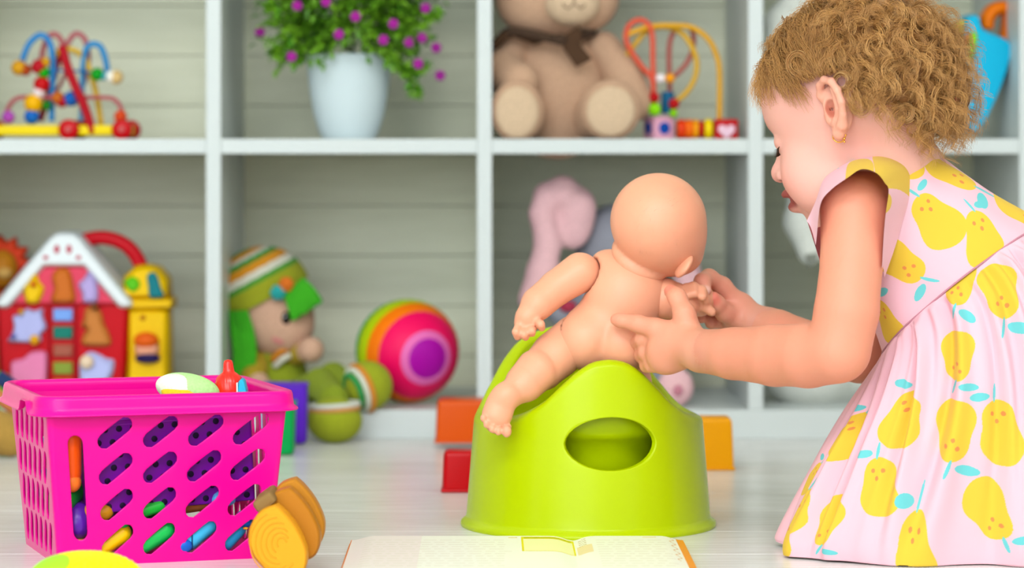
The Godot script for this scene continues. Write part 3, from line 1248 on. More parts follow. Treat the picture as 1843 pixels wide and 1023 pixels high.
func build_book() -> void:
	var at := Vector3(0.02, 0, -2.72)
	var t := thing("picture_book", "open picture book with pale pages and orange cover edges before the potty", "book", at)
	var yw := 0.17
	# corners of the open spread: far edge behind, near edge towards the camera
	var fl := P(632, 985, 2.889)
	var fr := P(1229, 983, 2.889)
	fl.y = 0.0
	fr.y = 0.0
	var ex := (fr - fl).normalized()
	var ez := Vector3(-ex.z, 0, ex.x)
	if ez.z < 0.0:
		ez = -ez
	var L := (fr - fl).length()
	var D := 0.235
	var xf := Transform3D(Basis(ex, Vector3.UP, ex.cross(Vector3.UP)), fl)
	var B3 := func(x: float, y: float, z: float) -> Vector3: return fl + ex * x + Vector3.UP * y + ez * z
	var cov := Geo.new()
	cov.rbox(Vector3(L + 0.004, 0.003, D + 0.004), 0.0014, Transform3D(xf.basis, B3.call(L / 2, 0.0016, D / 2)))
	part("cover", cov, mat("e88a1c", 0.45), t)
	# printed spread: pale paper with the panels and rules of the page
	var W := 1024
	var Hh := 768
	var img := Image.create(W, Hh, false, Image.FORMAT_RGB8)
	img.fill(Color.html("f3f4e2"))
	var sx := W / L
	var sz := Hh / D
	var rect := func(px0: float, px1: float, z0: float, z1: float, hex: String) -> void:
		var a := (px0 - 632.0) / (1229.0 - 632.0) * W
		var b := (px1 - 632.0) / (1229.0 - 632.0) * W
		img.fill_rect(Rect2i(int(a), int(z0 * sz), int(b - a), int((z1 - z0) * sz)), Color.html(hex))
	rect.call(632, 760, 0.0, D, "efe6dc")
	rect.call(938, 1032, 0.006, 0.11, "e6d90a")
	rect.call(941, 1029, 0.022, 0.107, "f6f5b4")
	rect.call(943, 1027, 0.010, 0.019, "b8b400")
	rect.call(1035, 1062, 0.055, 0.11, "ecd7a4")
	rect.call(1216, 1230, 0.0, D, "f09410")
	rect.call(625, 634, 0.0, D, "e07a2a")
	rect.call(915, 931, 0.010, 0.017, "e3cf8a")
	rect.call(1155, 1180, 0.006, 0.014, "ecdfae")
	var r := RandomNumberGenerator.new()
	r.seed = 5
	for k in 12:
		var z0 := 0.03 + k * 0.016
		for side in [[660, 920], [1070, 1200]]:
			var x: float = side[0]
			while x < side[1] - 14:
				var wd := r.randf_range(8, 26)
				rect.call(x, minf(x + wd, side[1]), z0, z0 + 0.0028, "ded9c2")
				x += wd + 6
	for k in 40:
		var x := 1045.0 + 6.0 * sin(k * 0.6)
		rect.call(x, x + 2.5, 0.008 + k * 0.0012, 0.010 + k * 0.0012, "b98c3a")
		rect.call(1205.0 + 4.0 * sin(k * 0.8), 1208.0 + 4.0 * sin(k * 0.8), 0.006 + k * 0.004, 0.009 + k * 0.004, "d9a050")
	var tex := ImageTexture.create_from_image(img)
	var pm := StandardMaterial3D.new()
	pm.albedo_texture = tex
	pm.roughness = 0.42
	pm.cull_mode = BaseMaterial3D.CULL_DISABLED
	var nx := 48
	var gut := (1030.0 - 632.0) / (1229.0 - 632.0)
	var page := func(s: float) -> float:
		var d := absf(s - gut)
		return 0.0105 - 0.0045 * exp(-d * d * 900.0) - 0.004 * smoothstep(0.93, 1.0, s) - 0.004 * smoothstep(0.07, 0.0, s)
	for sd in [[0.0, gut, "left_pages"], [gut, 1.0, "right_pages"]]:
		var g := Geo.new()
		var from := g.i.size()
		g.grid(nx, 1, func(s: float, v: float) -> Vector3:
			var q := lerpf(sd[0], sd[1], s)
			return B3.call(q * L, page.call(q), lerpf(0.001, D - 0.001, v)), false, false, func(s: float, v: float) -> Vector2: return Vector2(lerpf(sd[0], sd[1], s), v))
		part("page_spread", g, pm, t)
		var e := Geo.new()
		for zz in [0.001, D - 0.001]:
			e.grid(nx, 1, func(s: float, v: float) -> Vector3:
				var q := lerpf(sd[0], sd[1], s)
				return B3.call(q * L, lerpf(0.003, page.call(q), v), zz), false, false)
		for q in [sd[0], sd[1]]:
			e.grid(1, 1, func(s: float, v: float) -> Vector3: return B3.call(q * L, lerpf(0.003, page.call(q), v), lerpf(0.001, D - 0.001, s)), false, false)
		part("page_block", e, mat("e9e2cf", 0.8), t)


func build_log_toy() -> void:
	var z0 := 2.66
	var out := []
	for q in [[494, 911], [501, 913], [516, 927], [535, 952], [550, 984], [553, 1005], [549, 1026], [536, 1040], [510, 1044], [486, 1036], [470, 1020], [456, 1003], [447, 979], [448, 955], [457, 935], [472, 919]]:
		var p := P(q[0], q[1], z0)
		out.append(Vector2(p.x, p.y))
	var ol := smooth2(out, 4)
	var mid := Vector2.ZERO
	for q in ol:
		mid += q / ol.size()
	var t := thing("log_toy", "ochre toy log cut in three thick slices, leaning beside the basket", "toy", Vector3(mid.x, 0, -z0 - 0.03))
	var base := PackedVector2Array()
	for q in ol:
		base.append(q - mid)
	var step := Vector3(0.0082, 0.0165, -0.03)
	for k in 3:
		var o := Vector3(mid.x, mid.y, -z0 - 0.012) + step * k
		if k > 0:
			o.y = mid.y + [0.0, 0.012, 0.0175][k]
			o.x = mid.x + [0.0, 0.0095, 0.0125][k]
		var g := Geo.new()
		var sc := PackedVector2Array()
		for q in base:
			sc.append(q * ([1.0, 1.0, 0.97][k]))
		g.prism(sc, 0.0245, 0.0022, Transform3D(Basis.IDENTITY, o))
		var m := mat(["e39a1e", "b8741a", "c07d22"][k], 0.35)
		part("slice", g, m, t)
		if k == 0:
			# growth rings standing a little proud of the sawn face
			for j in 6:
				var rg := Geo.new()
				var pth := []
				for a in 22:
					var th := TAU * (0.02 + 0.028 * a) + j * 0.35
					var q := 0.16 + 0.135 * j
					pth.append(Vector3(mid.x + 0.004 - 0.0012 * j + 0.0255 * q * cos(th), mid.y + 0.0315 * q * sin(th) * 1.0, -z0 + 0.0004))
				rg.tube(PackedVector3Array(pth), 0.0006, 5)
				part("growth_ring", rg, m, t)
	var lk := Geo.new()
	var bo := Vector3(mid.x - 0.012, mid.y + 0.0335, -z0 - 0.042)
	lk.rbox(Vector3(0.02, 0.012, 0.06), 0.004, Transform3D(Basis(Vector3.BACK, 0.62), bo))
	part("bark", lk, mat("8a6a3c", 0.7), t, "grey brown bark strip")


# ------------------------------------------------------------------ toys on the shelf
const TOPY := 0.3857      # upper face of the middle boards
const LOWY := 0.0374      # upper face of the bottom board


func pts3(list: Array, z: float) -> Array:
	var o := []
	for q in list:
		o.append(P(q[0], q[1], z if q.size() < 3 else q[2]))
	return o


func wire(list: Array, z: float, r: float, hex: String, parent: Node3D) -> void:
	var g := Geo.new()
	g.tube(spline(pts3(list, z), 8), r, 10)
	part("wire", g, mat(hex, 0.35), parent)


func bead(px: float, py: float, rp: float, z: float, hex: String, parent: Node3D, sq := 1.0) -> void:
	var g := Geo.new()
	var r := rp * z / F
	g.ell(P(px, py, z), Vector3(r, r * sq, r), Basis.IDENTITY, 18, 12)
	part("bead", g, mat(hex, 0.35), parent)


func flat_shape(list: Array, z: float, depth: float, bevel: float, hex: String, nm: String, parent: Node3D, rough := 0.4, smooth := 3) -> MeshInstance3D:
	var o := []
	for q in list:
		var p := P(q[0], q[1], z)
		o.append(Vector2(p.x, p.y))
	var g := Geo.new()
	g.prism(smooth2(o, smooth) if smooth > 1 else PackedVector2Array(o), depth, bevel, Transform3D(Basis.IDENTITY, Vector3(0, 0, -z - depth / 2)))
	return part(nm, g, mat(hex, rough), parent)


func build_shelf_toys() -> void:
	build_bead_maze_with_cars()
	build_plant()
	build_teddy()
	build_bead_maze_with_blocks()
	build_blue_toy()
	build_barn()
	build_rag_doll()
	build_ball()
	build_rabbits()


func build_bead_maze_with_cars() -> void:
	var z := 4.09
	var c := P(100, 250, z)
	var t := thing("bead_maze", "bead maze on a yellow base with red wheels and looping blue and red wires", "bead maze", Vector3(c.x, TOPY, c.z))
	var g := Geo.new()
	var a := P(-40, 222, z)
	var b := P(234, 246, z)
	g.rbox(Vector3(b.x - a.x, 0.014, 0.09), 0.003, Transform3D(Basis.IDENTITY, Vector3((a.x + b.x) / 2, TOPY + 0.0125, c.z - 0.01)))
	part("base", g, mat("f6d800", 0.4), t)
	for q in [[131, 232], [226, 234], [-20, 233]]:
		for s in [0.04, -0.06]:
			var w := Geo.new()
			var p := P(q[0], q[1], z)
			p.y = TOPY + 0.0135
			w.lathe(PackedVector2Array([Vector2(0, -0.006), Vector2(0.011, -0.006), Vector2(0.0135, -0.003), Vector2(0.0135, 0.003), Vector2(0.011, 0.006), Vector2(0, 0.006)]), Transform3D(Basis(Vector3.RIGHT, PI / 2), p + Vector3(0, 0, s)), 24)
			var wm := part("wheel", w, mat("c4000c", 0.35), t)
			var h := Geo.new()
			h.ball(p + Vector3(0, 0, s + 0.0062), 0.0042, 14, 8)
			part("hub", h, mat("d86a6a", 0.4), wm)
	wire([[38, 118], [44, 98], [55, 76], [74, 63], [90, 78], [95, 110], [94, 160], [93, 218]], z, 0.0042, "2a86c8", t)
	wire([[152, 98], [158, 84], [170, 79], [182, 86], [190, 108], [194, 134]], z + 0.01, 0.0042, "2f8cc6", t)
	wire([[146, 218], [148, 160], [149, 120], [152, 98]], z + 0.01, 0.0035, "3c96cc", t)
	wire([[36, 121], [90, 126], [150, 129], [200, 136]], z, 0.0016, "1d6fb0", t)
	wire([[74, 115], [78, 88], [88, 66], [100, 62], [111, 74], [115, 92]], z + 0.03, 0.004, "c0666a", t)
	wire([[118, 90], [124, 74], [136, 61], [149, 66], [157, 84], [158, 118], [150, 150], [138, 168], [126, 180]], z + 0.025, 0.004, "b8646a", t)
	wire([[93, 108], [104, 94], [120, 88], [140, 94], [154, 108], [163, 132], [174, 172], [182, 225]], z + 0.015, 0.004, "e0b430", t)
	wire([[112, 82], [116, 100], [122, 122], [134, 152], [152, 192], [167, 240]], z - 0.03, 0.0062, "b00018", t)
	wire([[113, 84], [106, 104], [98, 138], [86, 176], [72, 218]], z + 0.02, 0.0045, "9a1020", t)
	wire([[113, 100], [120, 120], [110, 150], [98, 166]], z + 0.03, 0.0026, "b04a55", t)
	wire([[10, 214], [14, 196], [26, 180], [48, 175], [110, 176], [190, 176], [209, 182], [218, 196], [220, 214]], z - 0.01, 0.003, "b2525a", t)
	for q in [[34, 122, 14, "d89a18"], [46, 126, 11, "a84012"], [70, 120, 14, "b81020"], [82, 112, 9, "d8a010"], [79, 131, 11, "10a010"], [75, 152, 15, "c40810"], [70, 166, 12, "ead8d8"], [60, 186, 17, "f4b400"], [57, 210, 14, "1266c0"], [84, 190, 9, "1f7a1c"], [15, 211, 12, "b04ab4"], [104, 176, 12, "c4661a"], [112, 183, 11, "b00a14"], [128, 178, 14, "1a62b8"], [175, 134, 12, "0a9a1e"], [188, 137, 8, "3c98a8"], [201, 138, 12, "f0ece0"], [209, 139, 13, "dcb878"], [217, 210, 12, "d8481a"]]:
		bead(q[0], q[1], q[2], z - 0.012, q[3], t)


func build_plant() -> void:
	var z := 4.06
	var c := P(628, 250, z)
	var t := thing("potted_plant", "bushy green plant with purple flowers in a plain white pot", "potted plant", Vector3(c.x, TOPY, c.z))
	var g := Geo.new()
	var pr := PackedVector2Array()
	for q in [[0.0, 0.0], [0.033, 0.0], [0.036, 0.002], [0.0415, 0.016], [0.047, 0.035], [0.0515, 0.06], [0.0545, 0.085], [0.0562, 0.106], [0.0565, 0.1115], [0.0553, 0.1132], [0.0538, 0.1115], [0.052, 0.085], [0.05, 0.07], [0.0, 0.07]]:
		pr.append(Vector2(q[0], q[1]))
	g.lathe(pr, Transform3D(Basis.IDENTITY, Vector3(c.x, TOPY, c.z)), 48)
	part("pot", g, mat("ccdadd", 0.35), t)
	var soil := Geo.new()
	soil.ell(Vector3(c.x, TOPY + 0.085, c.z), Vector3(0.05, 0.015, 0.05))
	part("soil", soil, mat("3a2a1c", 0.95), t)
	var f := Geo.new()
	var r := RandomNumberGenerator.new()
	r.seed = 21
	var heart := Vector3(c.x, TOPY + 0.165, c.z)
	var leaf := func(p: Vector3, dir: Vector3, up: Vector3, len: float, wd: float) -> void:
		var side := dir.cross(up).normalized() * wd
		var lift := side.cross(dir).normalized() * len * 0.12
		var a := f.vert(p)
		var b := f.vert(p + dir * len * 0.5 + side + lift)
		var d := f.vert(p + dir * len - lift)
		var e := f.vert(p + dir * len * 0.5 - side + lift)
		var m := f.vert(p + dir * len * 0.5)
		f.tri(a, b, m)
		f.tri(b, d, m)
		f.tri(d, e, m)
		f.tri(e, a, m)
	for k in 520:
		var y := r.randf_range(-0.62, 1.0)
		var ph := r.randf() * TAU
		var d := Vector3(sqrt(1 - y * y) * cos(ph), y, sqrt(1 - y * y) * sin(ph))
		var R := 0.108 * r.randf_range(0.55, 1.06) * (1.0 + 0.08 * sin(ph * 3.0 + y * 4.0))
		var p0 := Vector3(c.x, TOPY + 0.12, c.z) + d * 0.02
		var p1 := heart + d * R * Vector3(1.07, 1.0, 0.95)
		if y < -0.15 and Vector2(p1.x - c.x, p1.z - c.z).length() < 0.06:
			continue
		var s0 := heart + d * R * 0.62
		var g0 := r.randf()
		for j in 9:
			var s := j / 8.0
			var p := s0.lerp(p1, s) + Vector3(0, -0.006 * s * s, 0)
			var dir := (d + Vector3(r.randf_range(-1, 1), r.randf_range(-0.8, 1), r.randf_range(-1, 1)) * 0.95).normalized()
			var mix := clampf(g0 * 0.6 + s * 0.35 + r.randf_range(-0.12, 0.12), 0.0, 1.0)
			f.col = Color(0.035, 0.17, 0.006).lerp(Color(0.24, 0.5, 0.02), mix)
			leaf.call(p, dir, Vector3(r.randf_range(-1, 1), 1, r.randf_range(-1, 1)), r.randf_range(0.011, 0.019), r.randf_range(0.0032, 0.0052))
	# the trailing sprig on the right and stray tips
	for q in [[[700, 95], [722, 118], [740, 145], [748, 170]], [[690, 90], [715, 110], [735, 128], [770, 118]], [[760, 40], [790, 20]], [[520, 70], [500, 92], [490, 98]], [[540, 90], [530, 110]], [[500, 20], [482, 5]]]:
		var pth := spline(pts3(q, z - 0.05), 5)
		for p in pth:
			for j in 7:
				f.col = Color(0.06, 0.26, 0.008).lerp(Color(0.26, 0.52, 0.02), r.randf())
				leaf.call(p, Vector3(r.randf_range(-1, 1), r.randf_range(-1, 0.7), r.randf_range(-1, 1)).normalized(), Vector3(r.randf_range(-1, 1), 1, r.randf_range(-1, 1)), r.randf_range(0.01, 0.016), 0.0038)
	var fm := StandardMaterial3D.new()
	fm.vertex_color_use_as_albedo = true
	fm.roughness = 0.55
	fm.cull_mode = BaseMaterial3D.CULL_DISABLED
	fm.backlight_enabled = true
	fm.backlight = Color(0.3, 0.45, 0.1)
	var fo := part("foliage", f, fm, t)
	fo.set_meta("kind", "stuff")
	for q in [[535, 10], [587, 3], [468, 58], [525, 102], [690, 72], [708, 43], [736, 76], [766, 15], [785, 86], [753, 115], [792, 136], [760, 68], [640, 30], [610, 62]]:
		var fl := Geo.new()
		var out := absf(q[0] - 630.0) / 160.0
		var p := P(q[0], q[1], z - 0.115 + 0.085 * out * out)
		fl.ball(p, 0.0036, 10, 6)
		for k in 6:
			var a := TAU * k / 6
			fl.ell(p + Vector3(cos(a), sin(a), 0.15) * 0.0042, Vector3(0.0032, 0.0032, 0.002), Basis.IDENTITY, 8, 5)
		part("flower", fl, mat("9c1f8c", 0.6), t)


func build_teddy() -> void:
	var z := 4.08
	var c := P(1005, 250, z)
	var t := thing("teddy_bear", "beige plush teddy bear with a brown ribbon bow, sitting on the middle shelf", "teddy bear", Vector3(c.x, TOPY, c.z))
	var fur := fuzzy("cfa687", 26.0)
	var pale := fuzzy("dabc9b", 26.0)
	var s := Solid.new()
	s.egg(P(1002, 185, z), Vector3(0.068, 0.075, 0.055))
	s.egg(P(1002, 120, z + 0.01), Vector3(0.062, 0.055, 0.048), 0.03)
	var g := Geo.new()
	s.build(g, 0.005)
	part("body", g, fur, t)
	s = Solid.new()
	s.egg(P(1000, -20, z - 0.005), Vector3(0.078, 0.068, 0.066))
	s.egg(P(952, 5, z - 0.03), Vector3(0.038, 0.034, 0.03), 0.03)
	s.egg(P(1062, 0, z - 0.03), Vector3(0.034, 0.034, 0.03), 0.03)
	for e in [930, 1072]:
		s.egg(P(e, -98, z), Vector3(0.028, 0.028, 0.014), 0.006)
	g = Geo.new()
	s.build(g, 0.005)
	var head := part("head", g, fur, t)
	s = Solid.new()
	s.egg(P(1030, 8, z - 0.068), Vector3(0.036, 0.0275, 0.026))
	g = Geo.new()
	s.build(g, 0.004)
	var muz := part("muzzle", g, pale, head, "paler muzzle")
	var st := Geo.new()
	for q in [[[1013, 6], [1016, 12], [1024, 15], [1031, 8]], [[1036, 8], [1042, 14], [1050, 13], [1053, 7]], [[1033, 8], [1033, -8]]]:
		st.tube(spline(pts3(q, z - 0.0945), 5), 0.0008, 6)
	part("mouth", st, mat("5a4632", 0.9), head)
	var nose := Geo.new()
	nose.ell(P(1030, -16, z - 0.093), Vector3(0.011, 0.007, 0.006))
	part("nose", nose, mat("3a2a20", 0.5), head)
	for e in [980, 1062]:
		var eg := Geo.new()
		eg.ball(P(e, -48, z - 0.066), 0.006, 12, 8)
		part("eye", eg, mat("15100c", 0.2), head)
	for q in [[[922, 92, z - 0.01], [905, 130, z - 0.035], [935, 148, z - 0.075]], [[1085, 88, z - 0.01], [1120, 128, z - 0.02], [1140, 185, z - 0.045]]]:
		s = Solid.new()
		s.chain([[P(q[0][0], q[0][1], q[0][2]), 0.024], [P(q[1][0], q[1][1], q[1][2]), 0.026], [P(q[2][0], q[2][1], q[2][2]), 0.0255]], 0.01)
		g = Geo.new()
		s.build(g, 0.005)
		part("arm", g, fur, t)
	for q in [[960, 200, 931, 198, 0.0345, 0.041, 0.0], [1045, 205, 1099, 196, 0.039, 0.04, -0.35]]:
		s = Solid.new()
		s.limb(P(q[0], q[1] + 10, z), P(q[2], q[3] + 4, z - 0.09), 0.03, 0.031, 0.02)
		s.egg(P(q[2], q[3] + 2, z - 0.105), Vector3(q[4], q[5], 0.022), 0.012, Basis(Vector3.BACK, q[6]))
		g = Geo.new()
		s.build(g, 0.005)
		var lg := part("leg", g, fur, t)
		g = Geo.new()
		g.ell(P(q[2], q[3] + 4, z - 0.1225), Vector3(q[4] * 0.8, q[5] * 0.8, 0.007), Basis(Vector3.BACK, q[6]))
		part("foot_pad", g, pale, lg, "paler oval foot pad")
	var rb := fuzzy("46301f", 60.0)
	var bow := thing("ribbon_bow", "dark brown ribbon tied round the neck of the seated teddy bear", "ribbon", P(1010, 70, z))
	g = Geo.new()
	g.tube(spline([P(888, 84, z - 0.03), P(915, 58, z - 0.05), P(950, 60, z - 0.062), P(1008, 72, z - 0.066), P(1030, 66, z - 0.06), P(1068, 58, z - 0.03)], 6), 0.0065, 10)
	part("neck_band", g, rb, bow)
	flat_shape([[1042, 46], [1047, 62], [1046, 82], [1066, 106], [1037, 121], [1014, 88], [1010, 66]], z - 0.075, 0.005, 0.0015, "4a3322", "ribbon_tail", bow, 0.8, 1)
	flat_shape([[888, 90], [892, 68], [925, 51], [960, 60], [985, 70], [960, 80], [925, 66], [905, 76]], z - 0.055, 0.006, 0.0015, "46301f", "ribbon_loop", bow, 0.8, 2)
	g = Geo.new()
	g.ell(P(1008, 71, z - 0.076), Vector3(0.009, 0.008, 0.006))
	part("knot", g, rb, bow)


func build_bead_maze_with_blocks() -> void:
	var z := 4.03
	var c := P(1230, 250, z)
	var t := thing("bead_maze", "wooden bead maze with a dotted pink cube and a red heart block", "bead maze", Vector3(c.x, TOPY, c.z))
	var px := z / F
	var cube := Geo.new()
	var cc := P(1186, 230, z + 0.015)
	cc.y = TOPY + 0.0153
	cube.rbox(Vector3(0.031, 0.0305, 0.031), 0.002, Transform3D(Basis(Vector3.UP, 0.42), cc))
	var cb := part("cube", cube, mat("e8a8c0", 0.5), t)
	for k in 2:
		var d := Geo.new()
		var bs := Basis(Vector3.UP, 0.42 - k * PI / 2)
		d.lathe(PackedVector2Array([Vector2(0, 0), Vector2(0.008, 0), Vector2(0.008, 0.0012), Vector2(0, 0.0012)]), Transform3D(bs * Basis(Vector3.RIGHT, PI / 2), cc + bs.z * 0.0152), 20)
		part("dot", d, mat("0e4aa8", 0.5), cb, "blue dot")
	for q in [[1218, 5, 15, "8a5a30"], [1226, 16, 18, "e03c0c"], [1240, 14, 18, "f06a0a"], [1252, 10, 18, "f2a010"], [1262, 9, 16, "c00c10"], [1275, 15, 19, "f2d200"]]:
		var d := Geo.new()
		var hw: float = q[1] * px / 2
		var rr: float = q[2] * px
		var p := P(q[0], 232, z)
		p.y = TOPY + 0.0137
		d.lathe(PackedVector2Array([Vector2(0, -hw), Vector2(rr * 0.85, -hw), Vector2(rr, -hw * 0.5), Vector2(rr, hw * 0.5), Vector2(rr * 0.85, hw), Vector2(0, hw)]), Transform3D(Basis(Vector3.BACK, PI / 2), p), 24)
		part("disc", d, mat(q[3], 0.4), t)
	var blk := Geo.new()
	var bp := P(1306, 232, z)
	bp.y = TOPY + 0.0135
	blk.rbox(Vector3(42 * px, 0.027, 0.034), 0.002, Transform3D(Basis.IDENTITY, bp))
	var bm := part("heart_block", blk, mat("c0060e", 0.4), t)
	var heart := []
	for k in 26:
		var a := TAU * k / 26
		heart.append([1308 + 0.98 * 16 * pow(sin(a), 3), 236 - 0.95 * (13 * cos(a) - 5 * cos(2 * a) - 2 * cos(3 * a) - cos(4 * a))])
	var he := flat_shape(heart, z - 0.019, 0.002, 0.0004, "f0c8d8", "heart", bm, 0.5, 1)
	he.set_meta("label", "pale pink heart")
	var cy := Geo.new()
	var cp := P(1202, 185, z + 0.01)
	cy.lathe(PackedVector2Array([Vector2(0, -0.0145), Vector2(0.007, -0.0145), Vector2(0.0085, -0.0125), Vector2(0.0085, 0.0125), Vector2(0.007, 0.0145), Vector2(0, 0.0145)]), Transform3D(Basis.IDENTITY, cp), 20)
	part("post", cy, mat("0f5c84", 0.4), t)
	for q in [[1177, 176, 10, "b4060e"], [1213, 187, 10, "b0060e"], [1178, 197, 12, "8edc08"], [1212, 204, 8, "86c810"], [1189, 141, 9, "f0e4e4"], [1206, 141, 9, "f09a10"]]:
		bead(q[0], q[1], q[2], z - 0.005, q[3], t)
	var cl := 0.0036
	wire([[1176, 208], [1176, 175], [1173, 142], [1155, 120], [1138, 96], [1127, 72], [1131, 48], [1149, 36], [1167, 44], [1174, 66], [1175, 110], [1176, 150], [1176, 176]], z, cl, "d8553c", t)
	wire([[1207, 200], [1205, 150], [1204, 100], [1207, 70], [1218, 52], [1234, 46], [1247, 58], [1247, 88], [1237, 112], [1222, 130], [1206, 142]], z + 0.02, cl, "a8584e", t)
	wire([[1128, 100], [1143, 80], [1162, 58], [1190, 48], [1222, 56], [1243, 80], [1254, 112], [1250, 142], [1234, 168], [1212, 186]], z + 0.012, cl, "d8a828", t)
	wire([[1122, 66], [1140, 58], [1170, 48], [1210, 46], [1246, 50], [1274, 70], [1289, 98], [1295, 130], [1295, 214]], z + 0.002, cl, "dfa41e", t)


func build_blue_toy() -> void:
	var z := 4.03
	var c := P(1775, 250, z)
	var t := thing("activity_toy", "turquoise toy with a thick orange carry handle, tilted against the upright behind the child", "toy", Vector3(c.x, TOPY, c.z))
	flat_shape([[1738, 30], [1764, 26], [1772, 50], [1800, 62], [1820, 74], [1823, 98], [1812, 140], [1795, 182], [1776, 220], [1758, 240], [1746, 238], [1738, 215], [1732, 180], [1720, 150], [1718, 110], [1730, 70]], z, 0.1, 0.022, "08b4dc", "body", t, 0.32, 3)
	flat_shape([[1728, 38], [1736, 40], [1726, 78], [1716, 106], [1704, 108], [1700, 96], [1712, 66]], z - 0.005, 0.05, 0.006, "d8dc10", "side_panel", t, 0.4, 2)
	flat_shape([[1748, 58], [1760, 60], [1758, 86], [1747, 114], [1740, 110], [1744, 84]], z - 0.004, 0.02, 0.003, "8adc20", "stripe", t, 0.4, 2)
	flat_shape([[1738, 62], [1747, 60], [1742, 84], [1738, 92], [1733, 88]], z - 0.005, 0.02, 0.003, "e06a3a", "stripe", t, 0.4, 2)
	flat_shape([[1724, 90], [1736, 94], [1732, 116], [1722, 120], [1716, 110]], z - 0.006, 0.02, 0.003, "6a58a8", "button", t, 0.4, 2)
	flat_shape([[1716, 158], [1730, 154], [1732, 182], [1724, 192], [1714, 186]], z - 0.006, 0.02, 0.003, "e0324a", "button", t, 0.4, 2)
	flat_shape([[1706, 150], [1716, 146], [1714, 178], [1706, 184], [1702, 170]], z - 0.006, 0.02, 0.003, "f0b83a", "button", t, 0.4, 2)
	var g := Geo.new()
	var pth := spline([P(1774, 52, z + 0.05), P(1776, 34, z + 0.05), P(1788, 18, z + 0.05), P(1806, 15, z + 0.05), P(1815, 24, z + 0.05), P(1814, 50, z + 0.05), P(1808, 78, z + 0.05)], 6)
	var n := pth.size()
	# a broad strap: flat section swept along the arch
	g.grid(24, n - 1, func(s: float, v: float) -> Vector3:
		var k := int(roundf(v * (n - 1)))
		var tn := (pth[mini(k + 1, n - 1)] - pth[maxi(k - 1, 0)]).normalized()
		var side := tn.cross(Vector3.BACK).normalized()
		var a := s * TAU
		return pth[k] + side * 0.0095 * cos(a) + Vector3.BACK * 0.026 * signf(sin(a)) * pow(absf(sin(a)), 0.5), true)
	part("handle", g, mat("f47800", 0.35), t)


